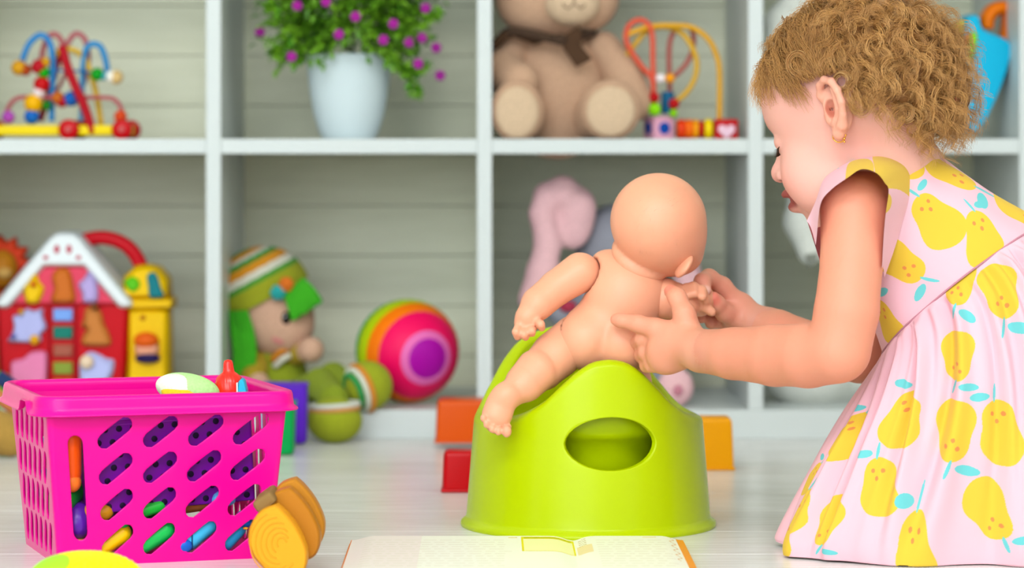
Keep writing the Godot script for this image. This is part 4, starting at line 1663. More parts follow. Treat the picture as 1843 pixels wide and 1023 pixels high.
func build_barn() -> void:
	var z := 4.06
	var c := P(130, 738, z)
	var t := thing("toy_barn", "red toy barn with a white gable roof and yellow silo, farm animals on its front", "toy barn", Vector3(c.x, LOWY, c.z))
	var by := 751.0
	var wall := flat_shape([[-8, 548], [30, 490], [70, 452], [160, 452], [200, 500], [232, 548], [228, 640], [218, by], [4, by], [-4, 640]], z, 0.08, 0.006, "c80014", "wall", t, 0.35, 1)
	flat_shape([[60, 482], [170, 482], [205, 530], [205, 546], [26, 546], [26, 530]], z - 0.0015, 0.008, 0.001, "e04460", "gable_panel", wall, 0.4, 1)
	var f := z - 0.004
	var roof := flat_shape([[88, 428], [101, 419], [131, 419], [144, 428], [192, 488], [238, 545], [236, 553], [220, 556], [211, 552], [150, 480], [80, 480], [18, 552], [8, 556], [-8, 553], [-10, 545], [40, 484]], f - 0.004, 0.1, 0.005, "e8eef0", "roof", t, 0.35, 1)
	for q in [[102, 449, 5, 8], [124, 449, 5, 8], [82, 464, 5, 4], [141, 464, 5, 4]]:
		var o := []
		for k in 10:
			o.append([q[0] + q[2] * cos(TAU * k / 10), q[1] + q[3] * sin(TAU * k / 10)])
		flat_shape(o, f - 0.0055, 0.003, 0.0005, "c04058", "roof_opening", roof, 0.5, 1)
	for q in [[112, 450, 2, 26]]:
		flat_shape([[20, 545], [215, 545], [215, 550], [20, 550]], f, 0.008, 0.001, "a80010", "beam", t, 0.4, 1)
		flat_shape([[86, 552], [90, 552], [90, by - 2], [86, by - 2]], f, 0.008, 0.001, "a80010", "beam", t, 0.4, 1)
		flat_shape([[134, 552], [138, 552], [138, by - 2], [134, by - 2]], f, 0.008, 0.001, "a80010", "beam", t, 0.4, 1)
	for q in [[568, "7aa4ec"], [600, "0c7a6a"], [632, "a85a48"], [664, "8a9a3a"], [696, "c8a83a"]]:
		flat_shape([[95, q[0] - 12], [130, q[0] - 12], [130, q[0] + 11], [95, q[0] + 11]], f - 0.002, 0.01, 0.003, q[1], "button", t, 0.3, 1)
	var animals := [
		["duck", "f2c400", [[50, 508], [54, 494], [64, 494], [70, 508], [78, 518], [74, 534], [66, 546], [48, 546], [42, 530], [42, 516]]],
		["hen", "cc6a1c", [[92, 500], [100, 486], [120, 484], [128, 498], [132, 520], [132, 544], [92, 544], [96, 520]]],
		["lamb", "b8a4dc", [[140, 512], [150, 502], [158, 490], [168, 496], [174, 514], [176, 530], [172, 545], [150, 545], [146, 528]]],
		["cow", "b4b6e8", [[18, 606], [24, 590], [22, 570], [36, 566], [46, 556], [60, 560], [76, 556], [76, 570], [82, 590], [72, 604], [70, 616], [16, 616]]],
		["horse", "c87a36", [[154, 556], [172, 554], [182, 566], [186, 584], [194, 600], [196, 622], [150, 622], [148, 606], [156, 592], [146, 590], [150, 574]]],
		["pig", "ea82b0", [[20, 652], [40, 646], [56, 634], [80, 634], [84, 652], [82, 690], [80, 704], [20, 704], [18, 676]]],
		["sheep", "b8bcec", [[144, 648], [160, 634], [180, 640], [190, 646], [204, 650], [202, 672], [192, 690], [188, 704], [148, 704], [142, 670]]]]
	for a in animals:
		flat_shape(a[2], f - 0.006, 0.016, 0.005, a[1], a[0] + "_relief", t, 0.4, 4)
	for q in [[60, 512, 5, "e05010"], [24, 606, 5, "5a62b0"], [62, 612, 9, "e8a818"], [156, 652, 13, "e8cdb0"], [170, 552, 7, "7a4420"], [38, 562, 5, "d8a83c"]]:
		var g := Geo.new()
		var rr: float = q[2] * z / F
		g.ell(P(q[0], q[1], f - 0.010), Vector3(rr, rr, 0.007), Basis.IDENTITY, 14, 8)
		part("relief_detail", g, mat(q[3], 0.4), t)
	# silo
	flat_shape([[228, 556], [302, 556], [304, 640], [304, by], [222, by], [226, 640]], z + 0.005, 0.07, 0.008, "f2c200", "silo", t, 0.35, 1)
	flat_shape([[214, 538], [222, 498], [242, 480], [262, 477], [282, 482], [300, 502], [302, 538]], z + 0.003, 0.075, 0.008, "f4c600", "silo_dome", t, 0.35, 1)
	flat_shape([[208, 538], [308, 538], [309, 556], [210, 558]], z, 0.08, 0.004, "f0be00", "silo_collar", t, 0.35, 1)
	flat_shape([[224, 506], [238, 498], [250, 506], [250, 518], [238, 526], [226, 516]], z - 0.001, 0.01, 0.003, "5cc010", "leaf_relief", t, 0.4, 3)
	flat_shape([[264, 496], [276, 490], [284, 500], [290, 520], [294, 534], [270, 536], [266, 516]], z - 0.001, 0.01, 0.003, "0a7a84", "bird_relief", t, 0.4, 3)
	var win := flat_shape([[242, 622], [250, 604], [266, 598], [282, 606], [288, 624], [286, 652], [244, 652]], z + 0.003, 0.008, 0.001, "d89800", "silo_window", t, 0.4, 3)
	var hg := Geo.new()
	hg.ell(P(264, 628, z), Vector3(0.0155, 0.013, 0.009))
	part("farmer_face", hg, mat("e8a080", 0.5), win)
	hg = Geo.new()
	hg.ell(P(263, 613, z - 0.002), Vector3(0.0165, 0.011, 0.011))
	part("farmer_cap", hg, mat("e05c10", 0.5), win)
	hg = Geo.new()
	hg.ell(P(266, 645, z - 0.002), Vector3(0.0165, 0.007, 0.01))
	part("farmer_shirt", hg, mat("241a50", 0.5), win)
	hg = Geo.new()
	hg.ball(P(257, 572, z + 0.004), 0.0035, 10, 6)
	part("screw", hg, mat("b05a10", 0.5), t)
	var h := Geo.new()
	h.tube(spline(pts3([[130, 446], [150, 434], [180, 428], [212, 434], [238, 452], [256, 484], [260, 500]], z + 0.045), 6), 0.0095, 14)
	part("handle", h, mat("c80018", 0.35), t)
	# lion behind it at the frame edge
	var lz := 4.18
	var lc := P(2, 738, lz)
	var l := thing("lion_toy", "orange lion toy with a spiky mane beside the barn roof", "toy", Vector3(lc.x, LOWY, lc.z))
	var star := []
	for k in 22:
		var a := TAU * k / 22
		var rr := 52.0 if k % 2 == 0 else 38.0
		star.append([4 + rr * cos(a), 474 + rr * sin(a)])
	flat_shape(star, lz, 0.03, 0.005, "e8421a", "mane", l, 0.45, 1)
	var fg := Geo.new()
	fg.ell(P(4, 484, lz - 0.008), Vector3(0.021, 0.026, 0.018))
	var fc := part("face", fg, mat("c8801a", 0.5), l)
	fg = Geo.new()
	fg.ell(P(8, 492, lz - 0.024), Vector3(0.01, 0.008, 0.008))
	part("snout", fg, mat("e0b060", 0.5), fc)
	flat_shape([[-30, 520], [30, 520], [40, 620], [36, 742], [-36, 742], [-40, 620]], lz + 0.004, 0.05, 0.01, "d05a1c", "body", l, 0.5, 2)
	# lime lump at the left frame edge
	var gz := 4.0
	var gc := P(0, 738, gz)
	var gl := thing("lime_toy", "bright lime green toy at the foot of the red barn, nearest the frame edge", "toy", Vector3(gc.x, LOWY, gc.z))
	flat_shape([[-50, 744], [-50, 690], [-20, 672], [8, 680], [20, 704], [24, 744]], gz, 0.05, 0.008, "6ad808", "body", gl, 0.35, 3)
	var lg := Geo.new()
	lg.ball(P(-6, 694, gz - 0.001), 0.006, 12, 8)
	part("knob", lg, mat("e8d820", 0.4), gl)


func build_rag_doll() -> void:
	var z := 4.13
	var c := P(500, 738, z)
	var t := thing("rag_doll", "rag doll with green wool hair and striped knitted cap, its legs hanging off the shelf", "doll", Vector3(c.x, LOWY, c.z))
	var px := z / F
	var skin := fuzzy("e0b094", 30.0)
	var olive := fuzzy("9aa81c", 30.0)
	var s := Solid.new()
	s.egg(P(488, 560, z), Vector3(0.055, 0.058, 0.055))
	s.egg(P(512, 592, z - 0.02), Vector3(0.034, 0.03, 0.032), 0.03)
	s.ball(P(538, 584, z - 0.012), 0.007, 0.01)
	var g := Geo.new()
	s.build(g, 0.004)
	var head := part("head", g, skin, t)
	for q in [[515, 574, z - 0.055, 0.0065, 0.0095]]:
		var e := Geo.new()
		e.ell(P(q[0], q[1], q[2]), Vector3(q[3], q[4], 0.004), Basis(Vector3.UP, 0.4))
		part("eye", e, mat("1a1410", 0.3), head)
		e = Geo.new()
		e.ball(P(q[0] - 2, q[1] - 4, q[2] - 0.0035), 0.0016, 8, 6)
		part("eye_glint", e, mat("f4f4f4", 0.3), head)
	g = Geo.new()
	g.ell(P(504, 608, z - 0.0515), Vector3(0.011, 0.009, 0.003), Basis(Vector3.UP, 0.25))
	part("cheek_blush", g, fuzzy("e08a84", 30.0), head)
	# cap: a squashed dome in slanting knitted bands
	var cap_c := P(470, 528, z)
	var axis := Basis(Vector3.BACK, 0.50)
	var bands := [[0.00, 0.16, "3a9a30"], [0.16, 0.3, "e89a18"], [0.3, 0.38, "e4e0cc"], [0.38, 0.47, "2f9a34"], [0.47, 0.6, "e89a18"], [0.6, 0.7, "e4e0cc"], [0.7, 0.77, "4a9a2c"], [0.77, 1.0, "a4a81a"]]
	for b in bands:
		g = Geo.new()
		g.grid(40, 6, func(u: float, v: float) -> Vector3:
			var th := lerpf(b[0], b[1], v) * 1.75 + 0.001
			var ph := u * TAU
			var rib := 1.0 + 0.012 * cos(ph * 20.0)
			var d := Vector3(sin(th) * cos(ph) * 0.0665, cos(th) * 0.062, sin(th) * sin(ph) * 0.061) * rib
			return cap_c + axis * d, true)
		part("cap_band", g, fuzzy(b[2], 40.0), t)
	for q in [[515, 512, "f07a1c"], [500, 527, "2ab4b4"]]:
		g = Geo.new()
		for k in 6:
			var a := TAU * k / 6
			g.ball(P(q[0], q[1], z - 0.064) + Vector3(cos(a), sin(a), 0) * 0.0058, 0.0048, 10, 6)
		g.ball(P(q[0], q[1], z - 0.068), 0.0055, 10, 6)
		part("cap_flower", g, fuzzy(q[2], 40.0), t)
	# wool fringe under the peak and the bunch behind the ear
	var r := RandomNumberGenerator.new()
	r.seed = 4
	for set_ in [["fringe", 44], ["hair_bunch", 30]]:
		g = Geo.new()
		for k in set_[1]:
			var s0: float = float(k) / float(set_[1])
			var pth := []
			if set_[0] == "fringe":
				var lay: float = fmod(s0 * 4.0, 1.0)
				var zz: float = z - 0.062 + 0.012 * floorf(s0 * 4.0)
				pth = [P(lerpf(514, 546, lay), lerpf(530, 500, lay), zz + 0.004), P(lerpf(522, 566, lay), lerpf(554, 518, lay), zz - 0.004), P(lerpf(527, 580, lay) + r.randf_range(-2, 2), lerpf(578, 540, lay) + r.randf_range(-3, 3), zz - 0.002)]
			else:
				var o := r.randf_range(-14, 14)
				pth = [P(428 + o, 560, z - 0.05 + r.randf_range(-0.015, 0.015)), P(436 + o * 1.3, 600, z - 0.056), P(440 + o * 1.3, 640, z - 0.054), P(434 + o * 1.1, 690, z - 0.05)]
			g.tube(spline(pth, 5), 0.0034, 6)
		part(set_[0], g, fuzzy("3fb414", 50.0), t)
	s = Solid.new()
	s.limb(P(495, 640, z + 0.005), P(500, 715, z + 0.01), 0.036, 0.05, 0.02)
	g = Geo.new()
	s.build(g, 0.005)
	part("dress", g, olive, t)
	for q in [["collar_stripe", "e08a1c", 505, 634, 0.016], ["collar_stripe", "e4e0cc", 510, 646, 0.013]]:
		g = Geo.new()
		g.tube(spline([P(q[2] - 16, q[3] + 14, z - 0.036), P(q[2], q[3], z - 0.042), P(q[2] + 16, q[3] - 8, z - 0.034)], 5), 0.0045, 8)
		part(q[0], g, fuzzy(q[1], 40.0), t)
	for q in [[P(525, 640, z - 0.015), P(545, 634, z - 0.035), P(560, 630, z - 0.05), 0.015, 0.0175], [P(462, 652, z - 0.02), P(456, 680, z - 0.05), P(470, 700, z - 0.065), 0.017, 0.016]]:
		g = Geo.new()
		s = Solid.new()
		s.limb(q[0], q[1], q[3], q[3] * 1.05)
		s.build(g, 0.004)
		var slv := part("sleeve", g, fuzzy("b89a1c", 30.0), t)
		g = Geo.new()
		s = Solid.new()
		s.limb(q[1], q[2], q[3] * 0.9, q[4])
		s.build(g, 0.004)
		part("hand", g, skin, slv)
	# legs over the board edge, round knitted shoes
	for q in [[[520, 715, 4.12], [575, 690, 4.03], [600, 720, 3.95], [602, 757, 3.905], 0.019, [0.0355, 0.029, 0.031], -0.05], [[530, 712, 4.12], [600, 678, 4.06], [630, 700, 4.0], [664, 694, 3.965], 0.018, [0.0305, 0.032, 0.03], 0.35]]:
		s = Solid.new()
		s.chain([[P(q[0][0], q[0][1], q[0][2]), q[4]], [P(q[1][0], q[1][1], q[1][2]), q[4]], [P(q[2][0], q[2][1], q[2][2]), q[4]], [P(q[3][0], q[3][1], q[3][2] + 0.01), q[4]]], 0.006)
		g = Geo.new()
		s.build(g, 0.004)
		var lg := part("leg", g, fuzzy("8ea01a", 30.0), t)
		var o := P(q[3][0], q[3][1], q[3][2])
		var bs := Basis(Vector3.BACK, q[6]) * Basis(Vector3.UP, 0.5 if q[6] > 0 else 0.1)
		g = Geo.new()
		g.ell(o, Vector3(q[5][0], q[5][1], q[5][2]), bs, 30, 18)
		part("shoe", g, fuzzy("a0aa14", 30.0), lg)
		if q[6] > 0:
			var sb := [["e0902a", -0.35], ["dfe3d0", -0.55], ["2a9a4a", -0.75]]
			for k in 3:
				g = Geo.new()
				var th: float = acos(sb[k][1])
				var ring := []
				for a in 25:
					var ph := TAU * a / 24
					ring.append(o + bs * Vector3(cos(th) * q[5][0], sin(th) * cos(ph) * q[5][1], sin(th) * sin(ph) * q[5][2]) * 1.02)
				g.tube(PackedVector3Array(ring), 0.0038, 8)
				part("shoe_stripe", g, fuzzy(sb[k][0], 40.0), lg)
		else:
			for k in 2:
				g = Geo.new()
				var ring := []
				for a in 25:
					var ph := TAU * a / 24
					ring.append(o + Vector3(cos(ph) * q[5][0] * 0.86, 0.014 + 0.0055 * k + 0.002 * cos(ph), sin(ph) * q[5][2] * 0.86))
				g.tube(PackedVector3Array(ring), 0.0034, 8)
				part("shoe_stripe", g, fuzzy(["d89a50", "dfe0d2"][k], 40.0), lg)


func build_ball() -> void:
	var r := 0.0688
	var z := 4.06
	var o := P(733, 633, z)
	o.y = LOWY + r + 0.0006
	var t := thing("rubber_ball", "ribbed rubber ball in pink, orange and lime rings beside the rag doll", "ball", o - Vector3(0, r, 0))
	var ax := Vector3(0.44, -0.10, 0.89).normalized()
	var b := frame(ax.cross(Vector3.UP), ax, Vector3.ZERO).basis
	var cols := [[0.0, 0.40, "a8069c"], [0.40, 0.56, "e46ab0"], [0.56, 1.02, "f0085c"], [1.02, 1.34, "f87808"], [1.34, 1.72, "b8d00c"], [1.72, 2.1, "18a848"], [2.1, 2.6, "f0a010"], [2.6, PI, "f0085c"]]
	for q in cols:
		var g := Geo.new()
		g.grid(72, 8, func(u: float, v: float) -> Vector3:
			var th := lerpf(q[0], q[1], v)
			var ph := u * TAU
			var rr := r * (1.0 - 0.012 * (0.5 + 0.5 * cos(ph * 36.0)) * sin(th) - 0.006 * pow(absf(2.0 * v - 1.0), 6.0))
			return o + b * (Vector3(sin(th) * cos(ph), cos(th), sin(th) * sin(ph)) * rr), true, true)
		part("ball_ring", g, mat(q[2], 0.4), t)


func build_rabbits() -> void:
	# grey rabbit with a pink folded ear, behind the doll
	var z := 4.14
	var c := P(1120, 738, z)
	var t := thing("plush_rabbit", "grey plush rabbit with long pink lined ears, sitting behind the potty and the bald doll", "plush toy", Vector3(c.x, LOWY, c.z))
	var grey := fuzzy("9a9ba6", 26.0)
	var pink := fuzzy("f8c4c8", 26.0)
	var s := Solid.new()
	s.egg(P(1115, 640, z), Vector3(0.085, 0.075, 0.06))
	s.egg(P(1110, 545, z), Vector3(0.07, 0.06, 0.052), 0.03)
	var g := Geo.new()
	s.build(g, 0.005)
	part("body", g, grey, t)
	s = Solid.new()
	s.egg(P(1122, 440, z - 0.005), Vector3(0.066, 0.056, 0.052))
	g = Geo.new()
	s.build(g, 0.005)
	var hd := part("head", g, grey, t)
	g = Geo.new()
	g.ell(P(1096, 392, z - 0.015), Vector3(0.02, 0.013, 0.016))
	part("head_tuft", g, fuzzy("3c3f44", 30.0), hd)
	s = Solid.new()
	s.chain([[P(1052, 405, z - 0.02), 0.012], [P(1035, 372, z - 0.05), 0.026], [P(1012, 348, z - 0.062), 0.022], [P(984, 352, z - 0.064), 0.0165], [P(975, 385, z - 0.068), 0.0165], [P(986, 440, z - 0.07), 0.0175], [P(976, 490, z - 0.072), 0.0205], [P(958, 540, z - 0.074), 0.019]], 0.006)
	s.egg(P(1032, 398, z - 0.055), Vector3(0.027, 0.038, 0.019), 0.012, Basis(Vector3.BACK, -0.1))
	g = Geo.new()
	s.build(g, 0.004)
	part("ear", g, pink, t)
	s = Solid.new()
	s.limb(P(1170, 420, z), P(1228, 470, z - 0.03), 0.016, 0.02)
	s.limb(P(1228, 470, z - 0.03), P(1250, 530, z - 0.035), 0.02, 0.018)
	g = Geo.new()
	s.build(g, 0.004)
	part("ear", g, pink, t)
	for q in [[1068, 600, 1010, 560, 0.02]]:
		s = Solid.new()
		s.limb(P(q[0], q[1], z - 0.03), P(q[2], q[3], z - 0.05), q[4], q[4])
		g = Geo.new()
		s.build(g, 0.005)
		part("arm", g, grey, t)
	g = Geo.new()
	g.ell(P(1022, 552, z - 0.07), Vector3(0.012, 0.008, 0.006))
	part("cuff", g, fuzzy("b0304c", 30.0), t, "crimson cuff")
	for q in [[1050, 700], [1216, 697]]:
		s = Solid.new()
		s.limb(P(1130, 690, z - 0.02), P(q[0] - 6, q[1], z - 0.10), 0.026, 0.023)
		g = Geo.new()
		s.build(g, 0.005)
		var lg := part("leg", g, grey, t)
		g = Geo.new()
		g.ell(P(q[0], q[1], z - 0.118), Vector3(0.0235, 0.0255, 0.014))
		part("foot", g, pink, lg)
		g = Geo.new()
		g.ell(P(q[0] + 4, q[1] + 6, z - 0.1305), Vector3(0.007, 0.008, 0.003))
		part("foot_pad", g, fuzzy("d08292", 30.0), lg)
	# white rabbit in the upper cell behind the child's hair
	z = 4.12
	c = P(1450, 250, z)
	t = thing("plush_rabbit", "white plush rabbit on the middle shelf, mostly hidden by the child's curls", "plush toy", Vector3(c.x, TOPY, c.z))
	var white := fuzzy("eef0e6", 26.0)
	s = Solid.new()
	s.egg(P(1460, 175, z), Vector3(0.06, 0.058, 0.05))
	g = Geo.new()
	s.build(g, 0.005)
	part("body", g, white, t)
	s = Solid.new()
	s.egg(P(1462, 48, z - 0.01), Vector3(0.05, 0.046, 0.046))
	g = Geo.new()
	s.build(g, 0.005)
	hd = part("head", g, white, t)
	g = Geo.new()
	g.ell(P(1428, 38, z - 0.05), Vector3(0.006, 0.005, 0.004))
	part("nose", g, fuzzy("e4b8a8", 30.0), hd)
	for q in [[1430, -5, 1406, 40, 1396, 98], [1500, 0, 1530, 40, 1536, 100]]:
		s = Solid.new()
		s.chain([[P(q[0], q[1], z - 0.02), 0.014], [P(q[2], q[3], z - 0.035), 0.022], [P(q[4], q[5], z - 0.045), 0.015]], 0.006)
		g = Geo.new()
		s.build(g, 0.004)
		part("ear", g, white, t)
	for q in [[1418, 225], [1500, 228]]:
		g = Geo.new()
		g.ell(P(q[0], q[1], z - 0.06), Vector3(0.025, 0.02, 0.035))
		part("foot", g, white, t)
	# tall white plush below it
	z = 4.12
	c = P(1500, 738, z)
	t = thing("plush_rabbit", "large white plush rabbit with one drooping ear, sitting in the cell behind the child's arm", "plush toy", Vector3(c.x, LOWY, c.z))
	s = Solid.new()
	s.limb(P(1545, 650, z), P(1545, 500, z), 0.055, 0.045, 0.02)
	g = Geo.new()
	s.build(g, 0.006)
	part("body", g, white, t)
	s = Solid.new()
	s.egg(P(1535, 400, z), Vector3(0.052, 0.05, 0.046))
	g = Geo.new()
	s.build(g, 0.005)
	hd = part("head", g, white, t)
	s = Solid.new()
	s.chain([[P(1490, 350, z - 0.02), 0.016], [P(1448, 352, z - 0.035), 0.022], [P(1442, 400, z - 0.04), 0.023], [P(1458, 455, z - 0.045), 0.0165]], 0.008)
	g = Geo.new()
	s.build(g, 0.004)
	var ear := part("ear", g, white, t)
	flat_shape([[1450, 458], [1472, 456], [1470, 476], [1454, 482]], z - 0.062, 0.004, 0.001, "85877c", "care_tag", ear, 0.8, 1)
	s = Solid.new()
	s.egg(P(1453, 676, z - 0.03), Vector3(0.058, 0.044, 0.05))
	s.limb(P(1530, 690, z), P(1470, 690, z - 0.02), 0.03, 0.034, 0.02)
	g = Geo.new()
	s.build(g, 0.005)
	part("foot", g, white, t)


# ------------------------------------------------------------------ the bald doll on the potty
func build_doll() -> void:
	var zb := 3.01
	var c := P(1090, 640, zb)
	var t := thing("baby_doll", "bald vinyl baby doll without clothes, seated with its back turned on the lime potty", "doll", c)
	var m := mat("e9a280", 0.42, {"metallic_specular": 0.42, "subsurf_scatter_enabled": true, "subsurf_scatter_strength": 0.12})
	var h := 0.0022
	var arm_l := [[P(1044, 491, 3.0), 0.0198], [P(1002, 518, 2.995), 0.0172], [P(968, 547, 2.985), 0.0162], [P(949, 570, 2.98), 0.0118]]
	var thigh := [[P(1036, 612, 3.005), 0.0245], [P(1000, 640, 2.992), 0.0235], [P(976, 664, 2.982), 0.0215]]
	var s := Solid.new()
	s.limb(P(1094, 600, zb), P(1126, 535, zb), 0.035, 0.036, 0.012)
	s.egg(P(1133, 500, zb), Vector3(0.0415, 0.0225, 0.027), 0.012, Basis(Vector3.BACK, -0.5))
	s.egg(P(1122, 535, zb - 0.014), Vector3(0.036, 0.032, 0.022), 0.012, Basis(Vector3.BACK, -0.3))
	s.egg(P(1090, 588, zb), Vector3(0.035, 0.028, 0.031), 0.012)
	s.ball(P(1054, 612, zb - 0.014), 0.030, 0.010)
	s.ball(P(1118, 617, zb - 0.015), 0.031, 0.003)
	s.limb(P(1090, 606, zb - 0.046), P(1074, 650, zb - 0.046), 0.0005, 0.006, 0.006, 1)
	s.ball(arm_l[0][0], 0.0214, 0.0004, 1)
	s.ball(thigh[0][0], 0.0262, 0.0004, 1)
	var g := Geo.new()
	s.build(g, h)
	part("torso", g, m, t)
	# head with the ring of its neck
	s = Solid.new()
	s.ball(P(1185, 398, zb - 0.02), 0.0468, 0.01)
	s.egg(P(1201, 436, zb - 0.012), Vector3(0.0355, 0.029, 0.034), 0.014)
	s.egg(P(1214, 462, zb), Vector3(0.026, 0.019, 0.026), 0.012)
	s.limb(P(1172, 430, zb - 0.01), P(1156, 462, zb - 0.004), 0.026, 0.0235, 0.004)
	var rc := P(1155, 463, zb - 0.006)
	var e1 := Vector3(0.87, -0.47, 0).normalized()
	var e2 := Vector3(-0.3, -0.48, 0.83).normalized()
	for k in 36:
		var a0 := TAU * k / 36
		var a1 := TAU * (k + 1) / 36
		s.limb(rc + (e1 * cos(a0) + e2 * sin(a0)) * 0.0235, rc + (e1 * cos(a1) + e2 * sin(a1)) * 0.0235, 0.0078, 0.0078, 0.0006)
	g = Geo.new()
	s.build(g, h)
	var head := part("head", g, m, t)
	s = Solid.new()
	s.egg(P(1231, 479, zb - 0.036), Vector3(0.0048, 0.0132, 0.013), 0.002, Basis(Vector3.BACK, -0.58) * Basis(Vector3.UP, 0.25))
	g = Geo.new()
	s.build(g, 0.0013)
	part("ear", g, m, head)
	# fine moulded hair lines on the back of the head
	g = Geo.new()
	var o := P(1185, 398, zb - 0.02)
	var r := RandomNumberGenerator.new()
	r.seed = 3
	for k in 60:
		var px := r.randf_range(1135, 1235)
		var py := r.randf_range(338, 462)
		if k < 26:
			px = r.randf_range(1146, 1208)
			py = 452 + (px - 1140) * 0.27 + r.randf_range(-6, 4)
		var dir := Vector2(r.randf_range(-0.35, 0.35), 1.0) if py > 390 else Vector2(0.9, -0.55)
		var pth := []
		for j in 5:
			var q := Vector2(px, py) + dir * (j - 2) * 2.4 + Vector2(dir.y, -dir.x) * sin(j * 0.7) * 1.2
			var w := P(q.x, q.y, zb - 0.02) - o
			var lo := 0.0
			var hi := 0.06
			for it in 16:
				var mid := (lo + hi) / 2.0
				if mid > 0.058:
					break
				# walk towards the camera until just outside the skull
				var p := o + w + Vector3(0, 0, mid)
				var d := minf((p - o).length() - 0.0468, s_egg(p, P(1201, 436, zb - 0.012), Vector3(0.0355, 0.029, 0.034)))
				if d < -0.0002:
					lo = mid
				else:
					hi = mid
			pth.append(o + w + Vector3(0, 0, hi))
		g.tube(PackedVector3Array(pth), PackedFloat32Array([0.0001, 0.00035, 0.0004, 0.00035, 0.0001]), 4)
	part("moulded_hair", g, m, head)
	# left arm, hanging, with its hand
	s = Solid.new()
	s.chain(arm_l, 0.002)
	s.egg(P(948, 582, 2.98), Vector3(0.0125, 0.0115, 0.0085), 0.0035, Basis(Vector3.BACK, 0.5))
	for q in [[934, 586, 929, 598, 931, 607, 0.0042], [944, 592, 943, 602, 946, 608, 0.0042], [954, 588, 957, 596, 958, 601, 0.004], [964, 576, 973, 584, 975, 591, 0.0042]]:
		s.chain([[P(q[0], q[1], 2.975), q[6]], [P(q[2], q[3], 2.968), q[6]], [P(q[4], q[5], 2.972), q[6] * 0.85]], 0.0012)
	g = Geo.new()
	s.build(g, 0.0018)
	part("arm", g, m, t)
	# right arm reaching to the child's hand
	s = Solid.new()
	s.chain([[P(1196, 538, 3.005), 0.0205], [P(1224, 546, 3.01), 0.0175], [P(1240, 544, 3.015), 0.0145]], 0.006)
	s.egg(P(1260, 540, 3.02), Vector3(0.0145, 0.0165, 0.012), 0.004)
	for q in [[1236, 520], [1248, 517], [1262, 523]]:
		s.chain([[P(q[0] + 8, q[1] + 18, 3.005), 0.005], [P(q[0], q[1], 3.0), 0.0055], [P(q[0] + 2, q[1] + 12, 2.993), 0.0045]], 0.0014)
	s.chain([[P(1268, 552, 3.01), 0.006], [P(1281, 562, 3.008), 0.0045]], 0.002)
	g = Geo.new()
	s.build(g, 0.0018)
	part("arm", g, m, t)
	# left leg over the side of the potty, its sole towards us
	s = Solid.new()
	s.chain(thigh, 0.002)
	s.chain([[P(966, 668, 2.975), 0.0212], [P(944, 690, 2.966), 0.0188], [P(922, 708, 2.958), 0.0135]], 0.0012)
	s.egg(P(911, 712, 2.952), Vector3(0.0125, 0.0125, 0.0125), 0.006)
	s.egg(P(898, 738, 2.95), Vector3(0.0145, 0.0235, 0.0095), 0.005, Basis(Vector3.BACK, -0.24))
	s.egg(P(892, 750, 2.947), Vector3(0.0128, 0.0095, 0.0085), 0.005, Basis(Vector3.BACK, -0.4))
	for q in [[912, 777, 0.0050], [897, 776, 0.0039], [886, 772, 0.0037], [876, 764, 0.0035], [870, 753, 0.0033]]:
		s.egg(P(q[0], q[1], 2.941), Vector3(q[2] * 0.95, q[2] * 1.2, q[2]), 0.0006)
		s.limb(P(q[0] + 2, q[1] - 8, 2.946), P(q[0], q[1] - 1, 2.943), q[2] * 0.75, q[2] * 0.7, 0.0008)
	g = Geo.new()
	s.build(g, 0.0014)
	part("leg", g, m, t)
	s = Solid.new()
	s.chain([[P(1120, 628, 3.03), 0.023], [P(1135, 690, 3.06), 0.02], [P(1120, 720, 3.10), 0.015]], 0.006)
	g = Geo.new()
	s.build(g, 0.004)
	part("leg", g, m, t)


func s_egg(p: Vector3, at: Vector3, r: Vector3) -> float:
	var e := p - at
	var k0 := (e / r).length()
	var k1 := (e / (r * r)).length()
	return k0 * (k0 - 1.0) / maxf(k1, 1e-9)


# ------------------------------------------------------------------ the child
var head_xf := Transform3D.IDENTITY


func hairline(z: float) -> float:
	return curve1([-0.11, -0.085, -0.065, -0.045, -0.028, -0.012, 0.012, 0.035, 0.06, 0.09], [-0.05, -0.035, -0.014, 0.014, 0.034, 0.045, 0.044, 0.05, 0.062, 0.072], z)


# the skull in the head's own frame: x to the left ear, y up, z to the face
const SKULL_C := Vector3(0, 0.033, -0.006)
const SKULL_R := Vector3(0.0685, 0.076, 0.080)


func build_child() -> void:
	var pitch := deg_to_rad(15.0)
	var yaw := deg_to_rad(31.0)
	var f := Vector3(-cos(pitch) * cos(yaw), -sin(pitch), -cos(pitch) * sin(yaw))
	var l := Vector3.UP.cross(f).normalized()
	var u := f.cross(l)
	var hc := P(1548, 227, 2.87)
	head_xf = Transform3D(Basis(l, u, f) * Basis.from_scale(Vector3.ONE * 1.05), hc)
	var t := thing("person", "toddler with curly golden hair in a pink pear print dress, kneeling and holding the doll", "person", P(1700, 1000, 2.85) * Vector3(1, 0, 1))
	var skin := StandardMaterial3D.new()
	skin.vertex_color_use_as_albedo = true
	skin.roughness = 0.5
	skin.metallic_specular = 0.4
	skin.subsurf_scatter_enabled = true
	skin.subsurf_scatter_strength = 0.12
	var body := Geo.new()
	child_head(body)
	child_limbs(body)
	part("body", body, skin, t)
	child_face_details(t)
	child_hair(t)
	child_dress(t)


